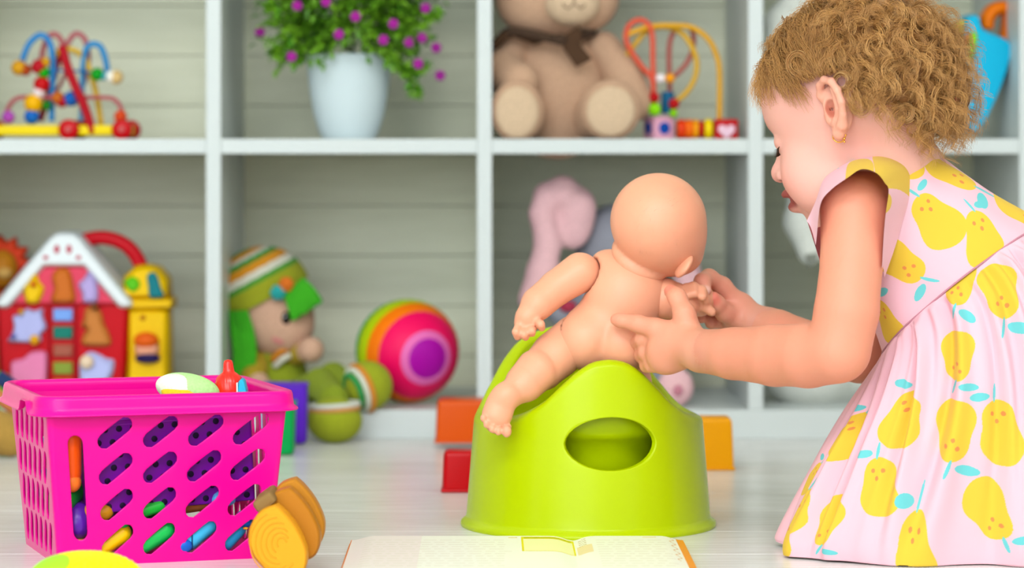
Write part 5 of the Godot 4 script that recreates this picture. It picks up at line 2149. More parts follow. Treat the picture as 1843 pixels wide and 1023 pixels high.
func child_head(g: Geo) -> void:
	var s := Solid.new()
	s.egg(SKULL_C, SKULL_R, 0.02)
	s.egg(Vector3(0, 0.032, 0.028), Vector3(0.058, 0.054, 0.053), 0.02)
	s.egg(Vector3(0, -0.026, 0.026), Vector3(0.053, 0.054, 0.046), 0.02)
	for x in [-1.0, 1.0]:
		s.egg(Vector3(x * 0.03, -0.032, 0.044), Vector3(0.0275, 0.027, 0.0255), 0.014)
		s.egg(Vector3(x * 0.03, -0.05, 0.03), Vector3(0.026, 0.024, 0.026), 0.014)
	s.egg(Vector3(0, -0.07, 0.05), Vector3(0.02, 0.0155, 0.019), 0.016)
	s.egg(Vector3(0, -0.066, 0.022), Vector3(0.036, 0.02, 0.032), 0.016)
	s.egg(Vector3(0, -0.044, 0.066), Vector3(0.02, 0.017, 0.014), 0.012)
	for x in [-1.0, 1.0]:
		s.egg(Vector3(x * 0.029, 0.004, 0.081), Vector3(0.017, 0.0085, 0.010), 0.010, Basis.IDENTITY, 1)
		s.egg(Vector3(x * 0.028, 0.002, 0.0585), Vector3(0.015, 0.0105, 0.0125), 0.003)
	s.limb(Vector3(0, 0.006, 0.072), Vector3(0, -0.016, 0.0815), 0.0065, 0.0085, 0.010)
	s.ball(Vector3(0, -0.021, 0.0865), 0.0085, 0.006)
	for x in [-1.0, 1.0]:
		s.ball(Vector3(x * 0.0085, -0.024, 0.0805), 0.0064, 0.004)
	for x in [-1.0, 1.0]:
		s.ball(Vector3(x * 0.0078, -0.0302, 0.0825), 0.0034, 0.0015, 1)
	s.egg(Vector3(0, -0.0415, 0.0800), Vector3(0.0165, 0.0054, 0.0078), 0.005)
	s.egg(Vector3(0, -0.0540, 0.0770), Vector3(0.0150, 0.0058, 0.0078), 0.005)
	s.egg(Vector3(0, -0.0478, 0.087), Vector3(0.0185, 0.0036, 0.014), 0.0015, Basis.IDENTITY, 1)
	# neck down to the collar
	var q := head_xf.affine_inverse()
	s.limb(Vector3(0, -0.04, -0.018), q * P(1590, 285, 2.885), 0.04, 0.038, 0.02)
	s.limb(q * P(1590, 285, 2.885), q * P(1615, 320, 2.88), 0.038, 0.045, 0.01)
	var base := Color(0.80, 0.405, 0.325)
	var rosy := Color(0.80, 0.32, 0.255)
	var lip := Color(0.24, 0.035, 0.03)
	s.build(g, 0.0024, head_xf, func(p: Vector3) -> Color:
		var col := base
		for x in [-1.0, 1.0]:
			col = col.lerp(rosy, 0.5 * smoothstep(0.034, 0.008, (p - Vector3(x * 0.036, -0.032, 0.058)).length()))
			col = col.lerp(Color(0.62, 0.30, 0.2), 0.5 * smoothstep(0.012, 0.003, (Vector2(p.x - x * 0.03, p.y - 0.0165)).length()) * smoothstep(0.04, 0.06, p.z))
			col = col.lerp(Color(0.16, 0.03, 0.02), 0.9 * smoothstep(0.0052, 0.0036, (p - Vector3(x * 0.0078, -0.0302, 0.0825)).length()))
		col = col.lerp(rosy, 0.5 * smoothstep(0.014, 0.004, (p - Vector3(0, -0.021, 0.09)).length()))
		if p.z > 0.05:
			var d := Vector2(p.x / 0.028, (p.y + 0.0465) / 0.0125).length()
			col = col.lerp(lip, smoothstep(1.05, 0.8, d) * 0.92)
		return col)
	# the near ear and its twin
	for x in [1.0, -1.0]:
		var e := Solid.new()
		var c := Vector3(x * 0.0675, 0.012, -0.012)
		var E := func(fz: float, y: float, out: float) -> Vector3: return c + Vector3(x * (out + 0.002 - fz * 0.42), y, fz)
		e.egg(c + Vector3(x * 0.003, 0, -0.002), Vector3(0.0045, 0.0225, 0.0125), 0.003, Basis(Vector3.UP, x * 0.4))
		var rim := [[0.0075, 0.006, 0.004], [0.0105, 0.0145, 0.007], [0.0065, 0.0225, 0.010], [-0.001, 0.0255, 0.012], [-0.009, 0.0215, 0.013], [-0.0135, 0.0125, 0.0135], [-0.0145, 0.002, 0.0125], [-0.0115, -0.008, 0.010], [-0.006, -0.0165, 0.007], [0.0005, -0.0225, 0.0045]]
		for k in rim.size() - 1:
			var r0 := 0.0033 if k < 8 else 0.0045
			e.limb(E.call(rim[k][0], rim[k][1], rim[k][2]), E.call(rim[k + 1][0], rim[k + 1][1], rim[k + 1][2]), r0, 0.0033 if k < 7 else 0.0052, 0.002)
		e.ball(E.call(0.001, -0.0215, 0.004), 0.0058, 0.004)
		e.limb(E.call(-0.006, 0.016, 0.0085), E.call(-0.0075, -0.002, 0.008), 0.0028, 0.0032, 0.003)
		e.limb(E.call(-0.0075, -0.002, 0.008), E.call(0.001, -0.0125, 0.007), 0.0032, 0.0036, 0.003)
		e.egg(E.call(0.0015, 0.0005, 0.0085), Vector3(0.0085, 0.0085, 0.0056), 0.0016, Basis.IDENTITY, 1)
		e.egg(E.call(0.0, 0.012, 0.0105), Vector3(0.0045, 0.0075, 0.0045), 0.0016, Basis.IDENTITY, 1)
		e.limb(E.call(0.009, -0.004, 0.0055), E.call(0.0075, -0.009, 0.0055), 0.0032, 0.0034, 0.003)
		e.build(g, 0.0013, head_xf, func(p: Vector3) -> Color:
			var dd := (p - E.call(0.001, -0.001, 0.004) as Vector3).length()
			return Color(0.79, 0.36, 0.25).lerp(Color(0.6, 0.19, 0.12), smoothstep(0.011, 0.003, dd)))


func child_limbs(g: Geo) -> void:
	# torso and folded legs under the dress
	var s := Solid.new()
	s.limb(P(1625, 345, 2.88), P(1760, 520, 2.88), 0.05, 0.055, 0.02)
	s.limb(P(1760, 520, 2.88), P(1850, 680, 2.87), 0.055, 0.065, 0.02)
	for z in [2.84, 2.92]:
		s.chain([[P(1850, 700, z), 0.055], [P(1650, 830, z), 0.042], [P(1545, 925, z - 0.0), 0.03]], 0.02)
		s.chain([[P(1545, 945, z), 0.028], [P(1750, 960, z), 0.028], [P(1900, 975, z), 0.022]], 0.015)
		s.egg(P(1950, 980, z), Vector3(0.035, 0.018, 0.02), 0.01)
	var arm_tint := func(_p: Vector3) -> Color: return Color(0.75, 0.29, 0.178)
	s.build(g, 0.006, Transform3D.IDENTITY, arm_tint)
	# left arm, nearest to us
	var wr := [P(1262, 632, 2.905), 0.0202]
	s = Solid.new()
	s.chain([[P(1580, 352, 2.85), 0.028], [P(1538, 378, 2.80), 0.0312], [P(1533, 470, 2.785), 0.0282], [P(1524, 560, 2.775), 0.0292], [P(1510, 628, 2.775), 0.0292]], 0.003)
	s.chain([[P(1506, 634, 2.775), 0.0285], [P(1455, 640, 2.80), 0.0293], [P(1395, 640, 2.835), 0.0283], [P(1320, 637, 2.875), 0.0240], wr], 0.004)
	s.build(g, 0.0035, Transform3D.IDENTITY, arm_tint)
	# left hand: thumb up along the doll's side, first finger pointing, the others closing round the hip
	s = Solid.new()
	s.limb(P(1300, 636, 2.885), wr[0], 0.0222, 0.0202, 0.004)
	s.limb(wr[0], P(1226, 620, 2.925), 0.0198, 0.0185, 0.004)
	s.egg(P(1212, 626, 2.932), Vector3(0.0245, 0.0232, 0.0165), 0.010, Basis(Vector3.BACK, 0.2))
	s.egg(P(1196, 640, 2.938), Vector3(0.0175, 0.0185, 0.0145), 0.008)
	s.chain([[P(1205, 600, 2.93), 0.0125], [P(1180, 592, 2.935), 0.0098], [P(1148, 583, 2.944), 0.0082], [P(1118, 577, 2.952), 0.0066], [P(1109, 576, 2.954), 0.0058]], 0.004)
	s.chain([[P(1196, 612, 2.935), 0.0105], [P(1158, 611, 2.95), 0.0086], [P(1150, 616, 2.965), 0.0078], [P(1156, 622, 2.985), 0.0068]], 0.0028)
	s.chain([[P(1198, 632, 2.935), 0.0105], [P(1164, 635, 2.949), 0.0084], [P(1156, 640, 2.964), 0.0076], [P(1160, 646, 2.984), 0.0066]], 0.0028)
	s.chain([[P(1204, 652, 2.933), 0.0100], [P(1174, 656, 2.945), 0.0078], [P(1164, 658, 2.958), 0.0068], [P(1166, 660, 2.976), 0.0058]], 0.0028)
	s.chain([[P(1240, 600, 2.922), 0.0135], [P(1232, 566, 2.925), 0.0098], [P(1219, 536, 2.935), 0.0082], [P(1208, 525, 2.945), 0.0070]], 0.006)
	var nail := func(p: Vector3) -> Color:
		var col := Color(0.76, 0.31, 0.195)
		col = col.lerp(Color(0.80, 0.22, 0.15), 0.7 * smoothstep(0.008, 0.004, (p - P(1204, 520, 2.94)).length()))
		col = col.lerp(Color(0.86, 0.35, 0.2), 0.5 * smoothstep(0.012, 0.004, (p - P(1178, 622, 2.93)).length()))
		return col
	s.build(g, 0.0019, Transform3D.IDENTITY, nail)
	# right arm and hand beyond, holding the doll's fist
	s = Solid.new()
	var wr2 := [P(1356, 581, 3.045), 0.0178]
	s.chain([[P(1600, 380, 2.93), 0.033], [P(1575, 470, 2.97), 0.028], [P(1548, 640, 2.985), 0.0265], [P(1470, 630, 3.01), 0.0255], [P(1400, 596, 3.035), 0.0205], wr2], 0.004)
	s.build(g, 0.0035, Transform3D.IDENTITY, arm_tint)
	s = Solid.new()
	s.limb(P(1385, 588, 3.04), wr2[0], 0.0192, 0.0178, 0.004)
	s.limb(wr2[0], P(1332, 566, 3.05), 0.0172, 0.0168, 0.004)
	s.egg(P(1326, 560, 3.052), Vector3(0.0165, 0.0195, 0.0135), 0.008, Basis(Vector3.BACK, -0.5))
	s.chain([[P(1325, 545, 3.05), 0.0105], [P(1300, 516, 3.045), 0.0092], [P(1276, 501, 3.035), 0.0088], [P(1264, 507, 3.02), 0.0080], [P(1269, 522, 3.012), 0.0064]], 0.004)
	s.chain([[P(1325, 572, 3.045), 0.0115], [P(1304, 562, 3.035), 0.0094], [P(1290, 546, 3.025), 0.0080], [P(1284, 537, 3.02), 0.0066]], 0.004)
	s.chain([[P(1320, 552, 3.06), 0.0095], [P(1290, 528, 3.068), 0.0086], [P(1262, 530, 3.06), 0.0076], [P(1256, 545, 3.05), 0.0064]], 0.0028)
	s.chain([[P(1318, 566, 3.062), 0.0092], [P(1290, 556, 3.07), 0.0082], [P(1266, 562, 3.06), 0.0072], [P(1262, 572, 3.05), 0.0060]], 0.0028)
	s.chain([[P(1318, 578, 3.058), 0.0086], [P(1296, 578, 3.064), 0.0074], [P(1280, 582, 3.055), 0.0062]], 0.0028)
	s.build(g, 0.0019, Transform3D.IDENTITY, func(p: Vector3) -> Color:
		var col := Color(0.74, 0.30, 0.20)
		col = col.lerp(Color(0.78, 0.22, 0.15), smoothstep(0.011, 0.004, (p - P(1284, 538, 3.015)).length()))
		return col.lerp(Color(0.9, 0.55, 0.45), smoothstep(0.007, 0.003, (p - P(1270, 524, 3.008)).length())))


func child_face_details(t: Node3D) -> void:
	# closed-down lashes and brows, then the gold earring
	var lash := mat("3a2416", 0.6)
	for x in [1.0, -1.0]:
		var g := Geo.new()
		for k in 16:
			var s := k / 15.0
			var a := Vector3(x * lerpf(0.015, 0.0415, s), lerpf(-0.0035, -0.0025, s) - 0.0035 * sin(s * PI), 0.0705 - 0.0085 * s * s + 0.0012 * sin(s * PI))
			var d := Vector3(x * lerpf(-0.1, 0.5, s), -0.55, 0.75).normalized()
			g.tube(PackedVector3Array([head_xf * a, head_xf * (a + d * 0.0035), head_xf * (a + d * 0.0065 + Vector3(0, 0.0016, 0))]), PackedFloat32Array([0.0004, 0.0003, 0.00008]), 4)
		part("eyelashes", g, lash, t)
	var gold := mat("e8a84c", 0.2, {"metallic": 1.0})
	var c := head_xf * Vector3(0.0745, -0.0125, -0.0105)
	var e := Geo.new()
	var ring := []
	for k in 20:
		var a := TAU * k / 20
		ring.append(c + head_xf.basis * Vector3(0.0012 * sin(a), 0.0052 * sin(a), 0.0058 * cos(a)))
	e.tube(PackedVector3Array(ring), 0.0007, 6, true)
	for q in [[-0.0052, -0.0035, 0.0013], [-0.0072, -0.001, 0.0010], [-0.0046, -0.0062, 0.0011], [-0.0066, 0.0018, 0.0009]]:
		e.ball(c + head_xf.basis * Vector3(0.002, q[1], q[0]), q[2], 10, 6)
	part("earring", e, gold, t, "small gold hoop earring")


func skull_at(d: Vector3, lift: float) -> Vector3:
	var n := d.normalized()
	var p := SKULL_C + n * (1.0 / (n / SKULL_R).length())
	return p + n * lift


func child_hair(t: Node3D) -> void:
	var scalp := Geo.new()
	var nu := 96
	var nv := 64
	var keep := []
	for b in nv + 1:
		for a in nu:
			var th := PI * b / nv
			var ph := TAU * a / nu
			var d := Vector3(sin(th) * cos(ph), cos(th), sin(th) * sin(ph))
			var p := skull_at(d, 0.0045)
			var y := p.y - hairline(p.z)
			keep.append(y > 0.004)
			p = skull_at(d, 0.0045 * smoothstep(0.0, 0.02, y) + 0.001)
			var k := 0.5 + 0.5 * sin(d.x * 31.0 + d.z * 27.0) * sin(d.y * 29.0 + d.z * 13.0)
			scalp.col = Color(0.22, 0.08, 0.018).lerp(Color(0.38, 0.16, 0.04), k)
			scalp.vert(head_xf * p)
	for b in nv:
		for a in nu:
			var a2 := (a + 1) % nu
			var q := [b * nu + a, b * nu + a2, (b + 1) * nu + a2, (b + 1) * nu + a]
			if keep[q[0]] and keep[q[1]] and keep[q[2]] and keep[q[3]]:
				scalp.quad(q[0], q[1], q[2], q[3])
	scalp.orient(0)
	var hm := StandardMaterial3D.new()
	hm.vertex_color_use_as_albedo = true
	hm.roughness = 0.42
	hm.metallic_specular = 0.5
	hm.cull_mode = BaseMaterial3D.CULL_DISABLED
	hm.backlight_enabled = true
	hm.backlight = Color(0.4, 0.3, 0.15)
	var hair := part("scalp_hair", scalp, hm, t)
	var r := RandomNumberGenerator.new()
	r.seed = 99
	var g := Geo.new()
	var down := head_xf.basis.inverse() * Vector3.DOWN
	var crown := Vector3(0, 0.085, -0.045)
	var locks := 0
	var tries := 0
	while locks < 860 and tries < 12000:
		tries += 1
		var d := Vector3(r.randf_range(-1, 1), r.randf_range(-1, 1), r.randf_range(-1, 1))
		if d.length() > 1.0 or d.length() < 0.1:
			continue
		d = d.normalized()
		var p := skull_at(d, 0.0)
		var edge := p.y - hairline(p.z)
		if edge < 0.003 or (p.x < -0.035 and r.randf() < 0.6) or (absf(p.z + 0.008) < 0.026 and edge < 0.010):
			continue
		locks += 1
		var back := smoothstep(0.0, -0.055, p.z)
		var low := smoothstep(0.045, 0.0, p.y)
		var ringlet := maxf(back * 0.9, low)
		var away := (p - crown).normalized()
		var n0 := (p - SKULL_C) / (SKULL_R * SKULL_R)
		n0 = n0.normalized()
		var flow := (away - n0 * away.dot(n0)).normalized()
		# the front sweeps back over the ear, the back falls
		flow = (flow + Vector3(0.2, 0.1, -1.1) * (1.0 - back) + Vector3(r.randf_range(-1, 1), r.randf_range(-1, 1), r.randf_range(-1, 1)) * lerpf(0.3, 0.5, ringlet)).normalized()
		flow = (flow - n0 * flow.dot(n0)).normalized()
		var len := lerpf(0.064, 0.044, ringlet) * r.randf_range(0.75, 1.25)
		if edge < 0.014:
			len *= 0.6
		var curl := lerpf(0.0017, 0.0076, ringlet) * r.randf_range(0.65, 1.25)
		var turns := lerpf(0.9, 2.0, ringlet) * r.randf_range(0.7, 1.3)
		var puff := 0.002 + 0.010 * r.randf() * (0.5 + 0.55 * back)
		var phase := r.randf() * TAU
		var tone := r.randf()
		var handed := 1.0 if r.randf() < 0.5 else -1.0
		var segs := 22
		# the line the curl winds about
		var path := PackedVector3Array()
		var q := p
		var dir := (flow + n0 * 0.5).normalized()
		for k in segs + 1:
			path.append(q)
			var s := float(k) / segs
			dir = (dir + down * 0.055 * (0.2 + 0.9 * s) * (0.45 + 0.55 * back) + n0 * 0.01 * back).normalized()
			q += dir * len / segs
			var rel := q - SKULL_C
			var e := (rel / SKULL_R).length()
			var want := 1.0 + (0.004 + puff * sqrt(s)) / 0.072
			if e < want:
				q = SKULL_C + rel * (want / e)
			elif back < 0.5 and e > want + 0.05:
				q = SKULL_C + rel * lerpf(1.0, want / e, 0.5)
			# keep the ear clear
			if q.x > 0.045 and absf(q.z + 0.013) < 0.021 and q.y > -0.03 and q.y < 0.043:
				q = path[k]
			var m := (rel / (SKULL_R * SKULL_R)).normalized()
			dir = (dir - m * minf(0.0, dir.dot(m))).normalized()
		for st in 10:
			var ox := Vector3(r.randf_range(-1, 1), r.randf_range(-1, 1), r.randf_range(-1, 1)) * lerpf(0.0034, 0.0020, ringlet)
			var ph := phase + r.randf_range(-0.4, 0.4)
			var cr := curl * r.randf_range(0.75, 1.2)
			var c0 := Color(0.30, 0.105, 0.022).lerp(Color(0.74, 0.38, 0.11), clampf(tone * 0.6 + r.randf() * 0.5, 0.0, 1.0))
			var w := r.randf_range(0.00016, 0.00034)
			var last := Vector3.ZERO
			var base := g.v.size()
			var from := g.i.size()
			for k in segs + 1:
				var s := float(k) / segs
				var tn := (path[mini(k + 1, segs)] - path[maxi(k - 1, 0)]).normalized()
				var s1 := tn.cross(n0).normalized()
				var s2 := tn.cross(s1)
				var grow := smoothstep(0.0, 0.3, s) * (1.0 - 0.25 * s)
				var a := ph + handed * TAU * turns * s
				var c := path[k] + ox * (0.4 + s) + (s1 * cos(a) + s2 * sin(a)) * cr * grow
				var ww := w * (1.0 - 0.7 * s * s)
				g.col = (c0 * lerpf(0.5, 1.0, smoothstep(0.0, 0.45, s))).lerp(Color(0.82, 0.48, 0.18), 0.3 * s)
				for e in 3:
					var th := TAU * e / 3
					g.vert(head_xf * (c + (s1 * cos(th) + s2 * sin(th)) * ww))
			for k in segs:
				for e in 3:
					var e2 := (e + 1) % 3
					g.quad(base + k * 3 + e, base + k * 3 + e2, base + k * 3 + 3 + e2, base + k * 3 + 3 + e)
	# windings laid flat by hand: the big curl over the ear, those at the nape and the wisps on the brow
	var hand := [[1455, 118, 26, 0.028], [1562, 150, 18, 0.022], [1600, 190, 22, 0.02], [1690, 205, 17, 0.01], [1718, 208, 18, 0.005], [1668, 205, 14, 0.02], [1610, 168, 24, 0.022], [1690, 120, 20, 0.016], [1650, 150, 22, 0.02]]
	for q in hand:
		for st in 14:
			var o := P(q[0], q[1], 2.87) + Vector3(0, 0, q[3])
			# set the curl just outside the head, facing sideways
			var loc := head_xf.affine_inverse() * o
			var rel := loc - SKULL_C
			var zz := 1.0 - pow(rel.y / (SKULL_R.y + 0.012), 2) - pow(rel.z / (SKULL_R.z + 0.012), 2)
			loc.x = (SKULL_R.x + 0.006) * sqrt(maxf(zz, 0.03))
			var rr: float = q[2] * 2.85 / F * r.randf_range(0.6, 1.08)
			var ph := r.randf() * TAU
			var c0 := Color(0.42, 0.18, 0.05).lerp(Color(0.85, 0.52, 0.2), r.randf())
			g.col = c0
			var pth := []
			for k in 30:
				var a := ph + TAU * 1.5 * k / 29.0
				var sp := rr * (1.0 - 0.3 * k / 29.0)
				pth.append(head_xf * (loc + Vector3(0.002 + 0.004 * k / 29.0 + r.randf() * 0.0003, sin(a) * sp, cos(a) * sp * 0.95)))
			g.tube(PackedVector3Array(pth), 0.00034, 3)
	for k in 40:
		var y0 := r.randf_range(0.068, 0.086)
		var x0 := r.randf_range(-0.045, 0.012)
		var p0 := Vector3(x0, y0, 0.0)
		var zz := 1.0 - pow(p0.x / 0.062, 2) - pow((y0 - 0.032) / 0.06, 2)
		p0.z = 0.028 + 0.052 * sqrt(maxf(zz, 0.05))
		var ln := r.randf_range(0.018, 0.055)
		var bow := r.randf_range(0.004, 0.012) + (0.009 if k % 4 == 0 else 0.0)
		g.col = Color(0.20, 0.085, 0.02).lerp(Color(0.45, 0.25, 0.08), r.randf())
		var pth := []
		for j in 12:
			var s := j / 11.0
			pth.append(head_xf * (p0 + Vector3(0.004 * sin(s * 5.0 + k), -ln * s, 0.003 + bow * sin(s * PI) * 1.3 + 0.002 * s)))
		g.tube(PackedVector3Array(pth), 0.0003, 3)
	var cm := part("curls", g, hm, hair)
	cm.set_meta("kind", "stuff")


# ------------------------------------------------------------------ the dress
var skirt_rows := []
var top_rows := []


func loft(rows: Array, t: float, ph: float) -> Vector3:
	var n := rows.size() - 1
	var x := clampf(t, 0.0, 1.0) * n
	var k := mini(int(x), n - 1)
	var w := x - k
	var out := []
	for j in 3:
		var a: Vector3 = rows[k][j]
		out.append(a.cubic_interpolate(rows[k + 1][j], rows[maxi(k - 1, 0)][j], rows[mini(k + 2, n)][j], w))
	var c := cos(ph)
	var s := sin(ph)
	c = signf(c) * pow(absf(c), 0.85)
	s = signf(s) * pow(absf(s), 0.85)
	return (out[0] + out[1]) / 2.0 + (out[0] - out[1]) / 2.0 * c + out[2] * s


func dress_row(lx: float, ly: float, rx: float, ry: float, z: float, b: float, ox := 0.0, oy := 0.0) -> Array:
	return [P(lx, ly, z), P(rx, ry, z), Vector3(ox * z / F, -oy * z / F, b)]


func skirt_point(u: float, t: float) -> Vector3:
	var ph := u * TAU
	var p := loft(skirt_rows, t, ph)
	var nrm := Vector3(-cos(ph), 0.15, sin(ph) * 0.8).normalized()
	nrm = (p - (loft(skirt_rows, t, ph + PI) + p) / 2.0).normalized()
	var g := smoothstep(0.0, 0.06, t) * exp(-t * 3.2)
	var f := sin(ph * 46.0 + 1.3 * sin(ph * 7.0)) * 0.0034 * g
	f += sin(ph * 15.0 + 2.0 * sin(ph * 3.0) + t * 1.2) * 0.0055 * smoothstep(0.05, 0.5, t) * (1.0 - 0.45 * t)
	f += sin(ph * 8.0 - t * 2.5 + 0.7) * 0.007 * smoothstep(0.1, 0.8, t)
	# a dozen soft creases that wander down from the gathers
	for k in 13:
		var c := 0.35 + k * 0.232 + 0.11 * sin(k * 5.3) + (t - 0.3) * 0.16 * sin(k * 2.7)
		var d := (ph - c) / (0.022 + 0.02 * absf(sin(k * 1.9)) + 0.03 * t)
		var w := 0.0088 * (0.5 + 0.5 * absf(sin(k * 3.7))) * smoothstep(0.0, 0.08, t) * smoothstep(1.05, 0.35 + 0.4 * absf(sin(k * 4.1)), t)
		f += w * (1.25 * exp(-(d - 1.3) * (d - 1.3) * 0.6) - exp(-d * d))
	p += nrm * f
	if t > 0.9:
		p.y = maxf(p.y, 0.002)
	return p


func top_point(u: float, t: float) -> Vector3:
	var ph := u * TAU
	var p := loft(top_rows, t, ph)
	var mid := (loft(top_rows, t, ph + PI) + p) / 2.0
	var f := 0.0012 * sin(ph * 9.0 + t * 7.0) * (1.0 - t) + 0.001 * sin(ph * 5.0 - t * 13.0)
	return p + (p - mid).normalized() * f


# prints pears on a cloth: each one at (u, v), turned, drawn at its true size on the surface
func print_pears(point: Callable, list: Array, w: int, h: int) -> ImageTexture:
	var img := Image.create(w, h, false, Image.FORMAT_RGB8)
	img.fill(Color.html("ebb6c0"))
	var yellow := Color.html("e0b83c")
	var teal := Color.html("68bfc0")
	var brown := Color.html("d98548")
	for q in list:
		var u: float = q[0]
		var v: float = q[1]
		var pu: Vector3 = (point.call(u + 0.02, v) - point.call(u - 0.02, v)) / 0.04
		var v0 := clampf(v - 0.08, 0.0, 1.0)
		var v1 := clampf(v + 0.08, 0.0, 1.0)
		var pv: Vector3 = (point.call(u, v1) - point.call(u, v0)) / (v1 - v0)
		# axes of the print in metres: x along the loop, y across it
		var lu := pu.length()
		var ex := pu / lu
		var ey := (pv - ex * pv.dot(ex))
		var lv := ey.length()
		var sh := pv.dot(ex)
		var ang: float = q[2]
		var sc: float = q[3]
		var R := 0.052 * sc
		var du := R / lu * 1.1
		var dv := R / lv * 1.1
		var x0 := int((u - du) * w)
		var x1 := int((u + du) * w)
		var y0 := maxi(int((v - dv) * h), 0)
		var y1 := mini(int((v + dv) * h), h - 1)
		for y in range(y0, y1 + 1):
			for x in range(x0, x1 + 1):
				var fu := (x + 0.5) / w - u
				var fv := (y + 0.5) / h - v
				var m := Vector2(fu * lu + fv * sh, fv * lv).rotated(-ang) / sc
				# the pear: broad below (y < 0), narrow above, stem and leaf at its top
				var a := (m - Vector2(0, -0.010)).length() - 0.0185
				var b := (m - Vector2(0, 0.0155)).length() - 0.0125
				var hh := maxf(0.016 - absf(a - b), 0.0)
				var d := minf(a, b) - hh * hh * 0.25 / 0.016
				var xx := posmod(x, w)
				if Vector2((m.x + 0.001 + (m.y - 0.034) * 0.25) / 0.0016, (m.y - 0.0345) / 0.0085).length() < 1.0 or Vector2((m.x - 0.0125) / 0.0085, (m.y - 0.0345 - (m.x - 0.0125) * 0.15) / 0.0043).length() < 1.0:
					img.set_pixel(xx, y, teal)
				elif d < 0.0:
					var col := yellow
					for eye in [Vector2(-0.0048, 0.015), Vector2(0.0048, 0.0165), Vector2(0.0012, 0.009)]:
						if Vector2((m - eye).x, (m - eye).y * 0.8).length() < 0.0017:
							col = brown
					img.set_pixel(xx, y, col)
	img.generate_mipmaps()
	return ImageTexture.create_from_image(img)


func cloth_mat(tex: Texture2D) -> StandardMaterial3D:
	var m := StandardMaterial3D.new()
	m.albedo_texture = tex
	m.roughness = 0.9
	m.metallic_specular = 0.25
	m.rim_enabled = true
	m.rim = 0.2
	m.rim_tint = 0.6
	m.cull_mode = BaseMaterial3D.CULL_DISABLED
	m.backlight_enabled = true
	m.backlight = Color(0.18, 0.15, 0.15)
	return m


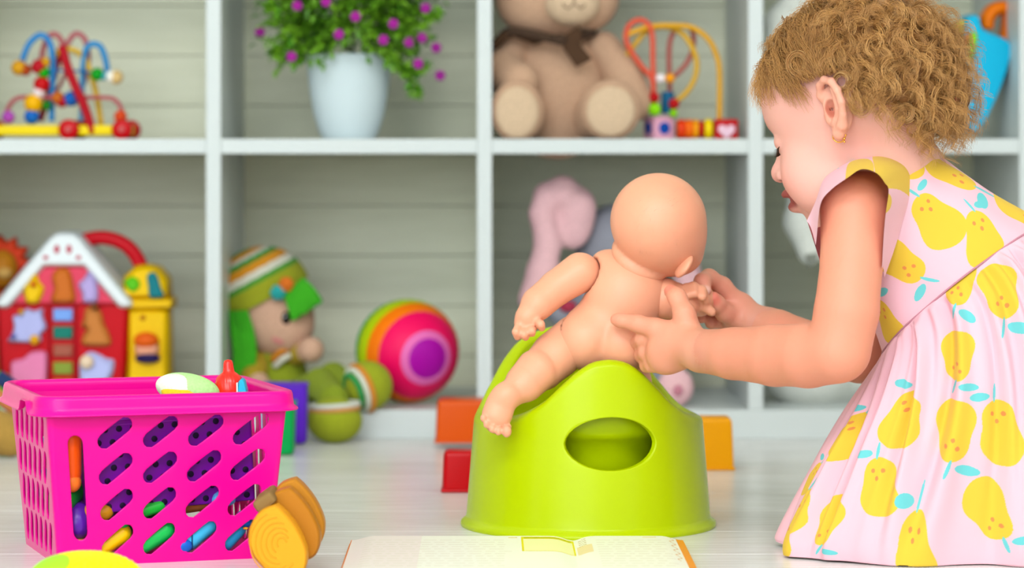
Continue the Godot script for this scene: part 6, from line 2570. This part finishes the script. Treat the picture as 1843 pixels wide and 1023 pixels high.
func child_dress(t: Node3D) -> void:
	skirt_rows = [dress_row(1592, 640, 1885, 412, 2.88, 0.070, -28, -30), dress_row(1572, 665, 1935, 470, 2.875, 0.083, -18, -14), dress_row(1530, 730, 1975, 580, 2.87, 0.094, -6, 0), dress_row(1482, 810, 2000, 720, 2.865, 0.1), dress_row(1436, 900, 2015, 860, 2.86, 0.104), dress_row(1406, 968, 2022, 965, 2.855, 0.104), dress_row(1408, 992, 2022, 992, 2.855, 0.102, 0, 26)]
	for q in skirt_rows[6].size():
		pass
	top_rows = [dress_row(1592, 640, 1885, 412, 2.88, 0.070, -28, -30), dress_row(1560, 560, 1815, 366, 2.88, 0.07, -18, -20), dress_row(1522, 470, 1745, 320, 2.88, 0.07, -6, -8), dress_row(1494, 390, 1694, 285, 2.88, 0.066, 4, 2), dress_row(1500, 340, 1660, 258, 2.88, 0.056), dress_row(1524, 316, 1632, 249, 2.88, 0.046)]
	var sp := [[0.263, 0.500, -3.12, 1.05], [0.223, 0.470, 0.24, 1.00], [0.158, 0.610, 3.04, 1.00], [0.260, 0.700, -0.42, 1.05], [0.210, 0.840, 3.06, 1.00], [0.102, 0.730, 0.06, 0.90], [0.050, 0.700, 3.14, 0.85], [0.069, 0.440, -2.64, 0.90], [0.160, 0.410, -2.67, 1.00], [0.281, 0.130, 0.39, 0.95], [0.221, 0.260, 0.35, 0.85], [0.246, 0.000, 0.70, 0.85], [0.048, 0.830, 2.93, 0.70], [0.017, 0.590, -2.81, 0.60]]
	var tp := [[0.277, 0.330, 0.17, 1.05], [0.183, 0.270, -2.88, 0.95], [0.394, 0.540, -2.79, 1.00], [0.281, 0.810, 0.91, 0.80], [0.310, 0.110, -0.38, 1.00], [0.438, 0.140, -2.77, 0.95], [0.098, 0.080, -0.35, 0.80], [0.463, 0.880, 0.01, 0.60]]
	var stex := print_pears(skirt_point, sp, 2048, 768)
	var ttex := print_pears(top_point, tp, 1536, 512)
	var g := Geo.new()
	var nu := 360
	var nv := 90
	g.grid(nu, nv, skirt_point, false, true)
	part("skirt", g, cloth_mat(stex), t)
	g = Geo.new()
	g.grid(140, 50, top_point, false, true)
	part("bodice", g, cloth_mat(ttex), t)
	# piped seam between the two
	g = Geo.new()
	var ring := []
	for k in 90:
		var p := top_point(k / 90.0, 0.0)
		var m := top_point(k / 90.0 + 0.5, 0.0)
		ring.append(p + (p - m).normalized() * 0.0006)
	g.tube(PackedVector3Array(ring), 0.0009, 6, true)
	part("waist_seam", g, mat("b87f8c", 0.9), t)
	# flutter sleeve round the near arm: sewn line and free edge, gathered
	var A := spline([P(1452, 398, 2.80), P(1468, 362, 2.81), P(1482, 324, 2.82), P(1506, 304, 2.825), P(1534, 290, 2.83), P(1590, 281, 2.83), P(1634, 302, 2.822), P(1637, 350, 2.812), P(1624, 402, 2.806), P(1610, 448, 2.802), P(1592, 500, 2.80)], 8)
	var Fr := spline([P(1468, 442, 2.79), P(1475, 372, 2.765), P(1497, 342, 2.752), P(1524, 320, 2.746), P(1551, 305, 2.742), P(1574, 310, 2.742), P(1592, 329, 2.742), P(1600, 340, 2.744), P(1594, 374, 2.748), P(1593, 412, 2.752), P(1586, 482, 2.77)], 8)
	g = Geo.new()
	var n := A.size() - 1
	g.grid(n, 8, func(u: float, v: float) -> Vector3:
		var k := int(roundf(u * n))
		var p := A[k].lerp(Fr[k], v)
		return p + Vector3(0, 0, 1) * 0.006 * sin(v * PI * 0.5) * sin(u * 26.0) + Vector3(0, 0.004 * sin(v * PI), 0), false, true, func(u: float, v: float) -> Vector2: return Vector2(0.14 + u * 0.42, 0.55 + v * 0.14))
	part("sleeve_frill", g, cloth_mat(ttex), t)
	var lin := Geo.new()
	lin.grid(6, 6, func(u: float, v: float) -> Vector3:
		return P(lerpf(1452, 1490, u), lerpf(396, lerpf(470, 500, u), v) + 14 * sin(u * PI), lerpf(2.80, 2.85, u)) + Vector3(0.012 * v * (1 - u), 0, 0), false, true)
	part("sleeve_lining", lin, mat("f0a4b0", 0.9), t)
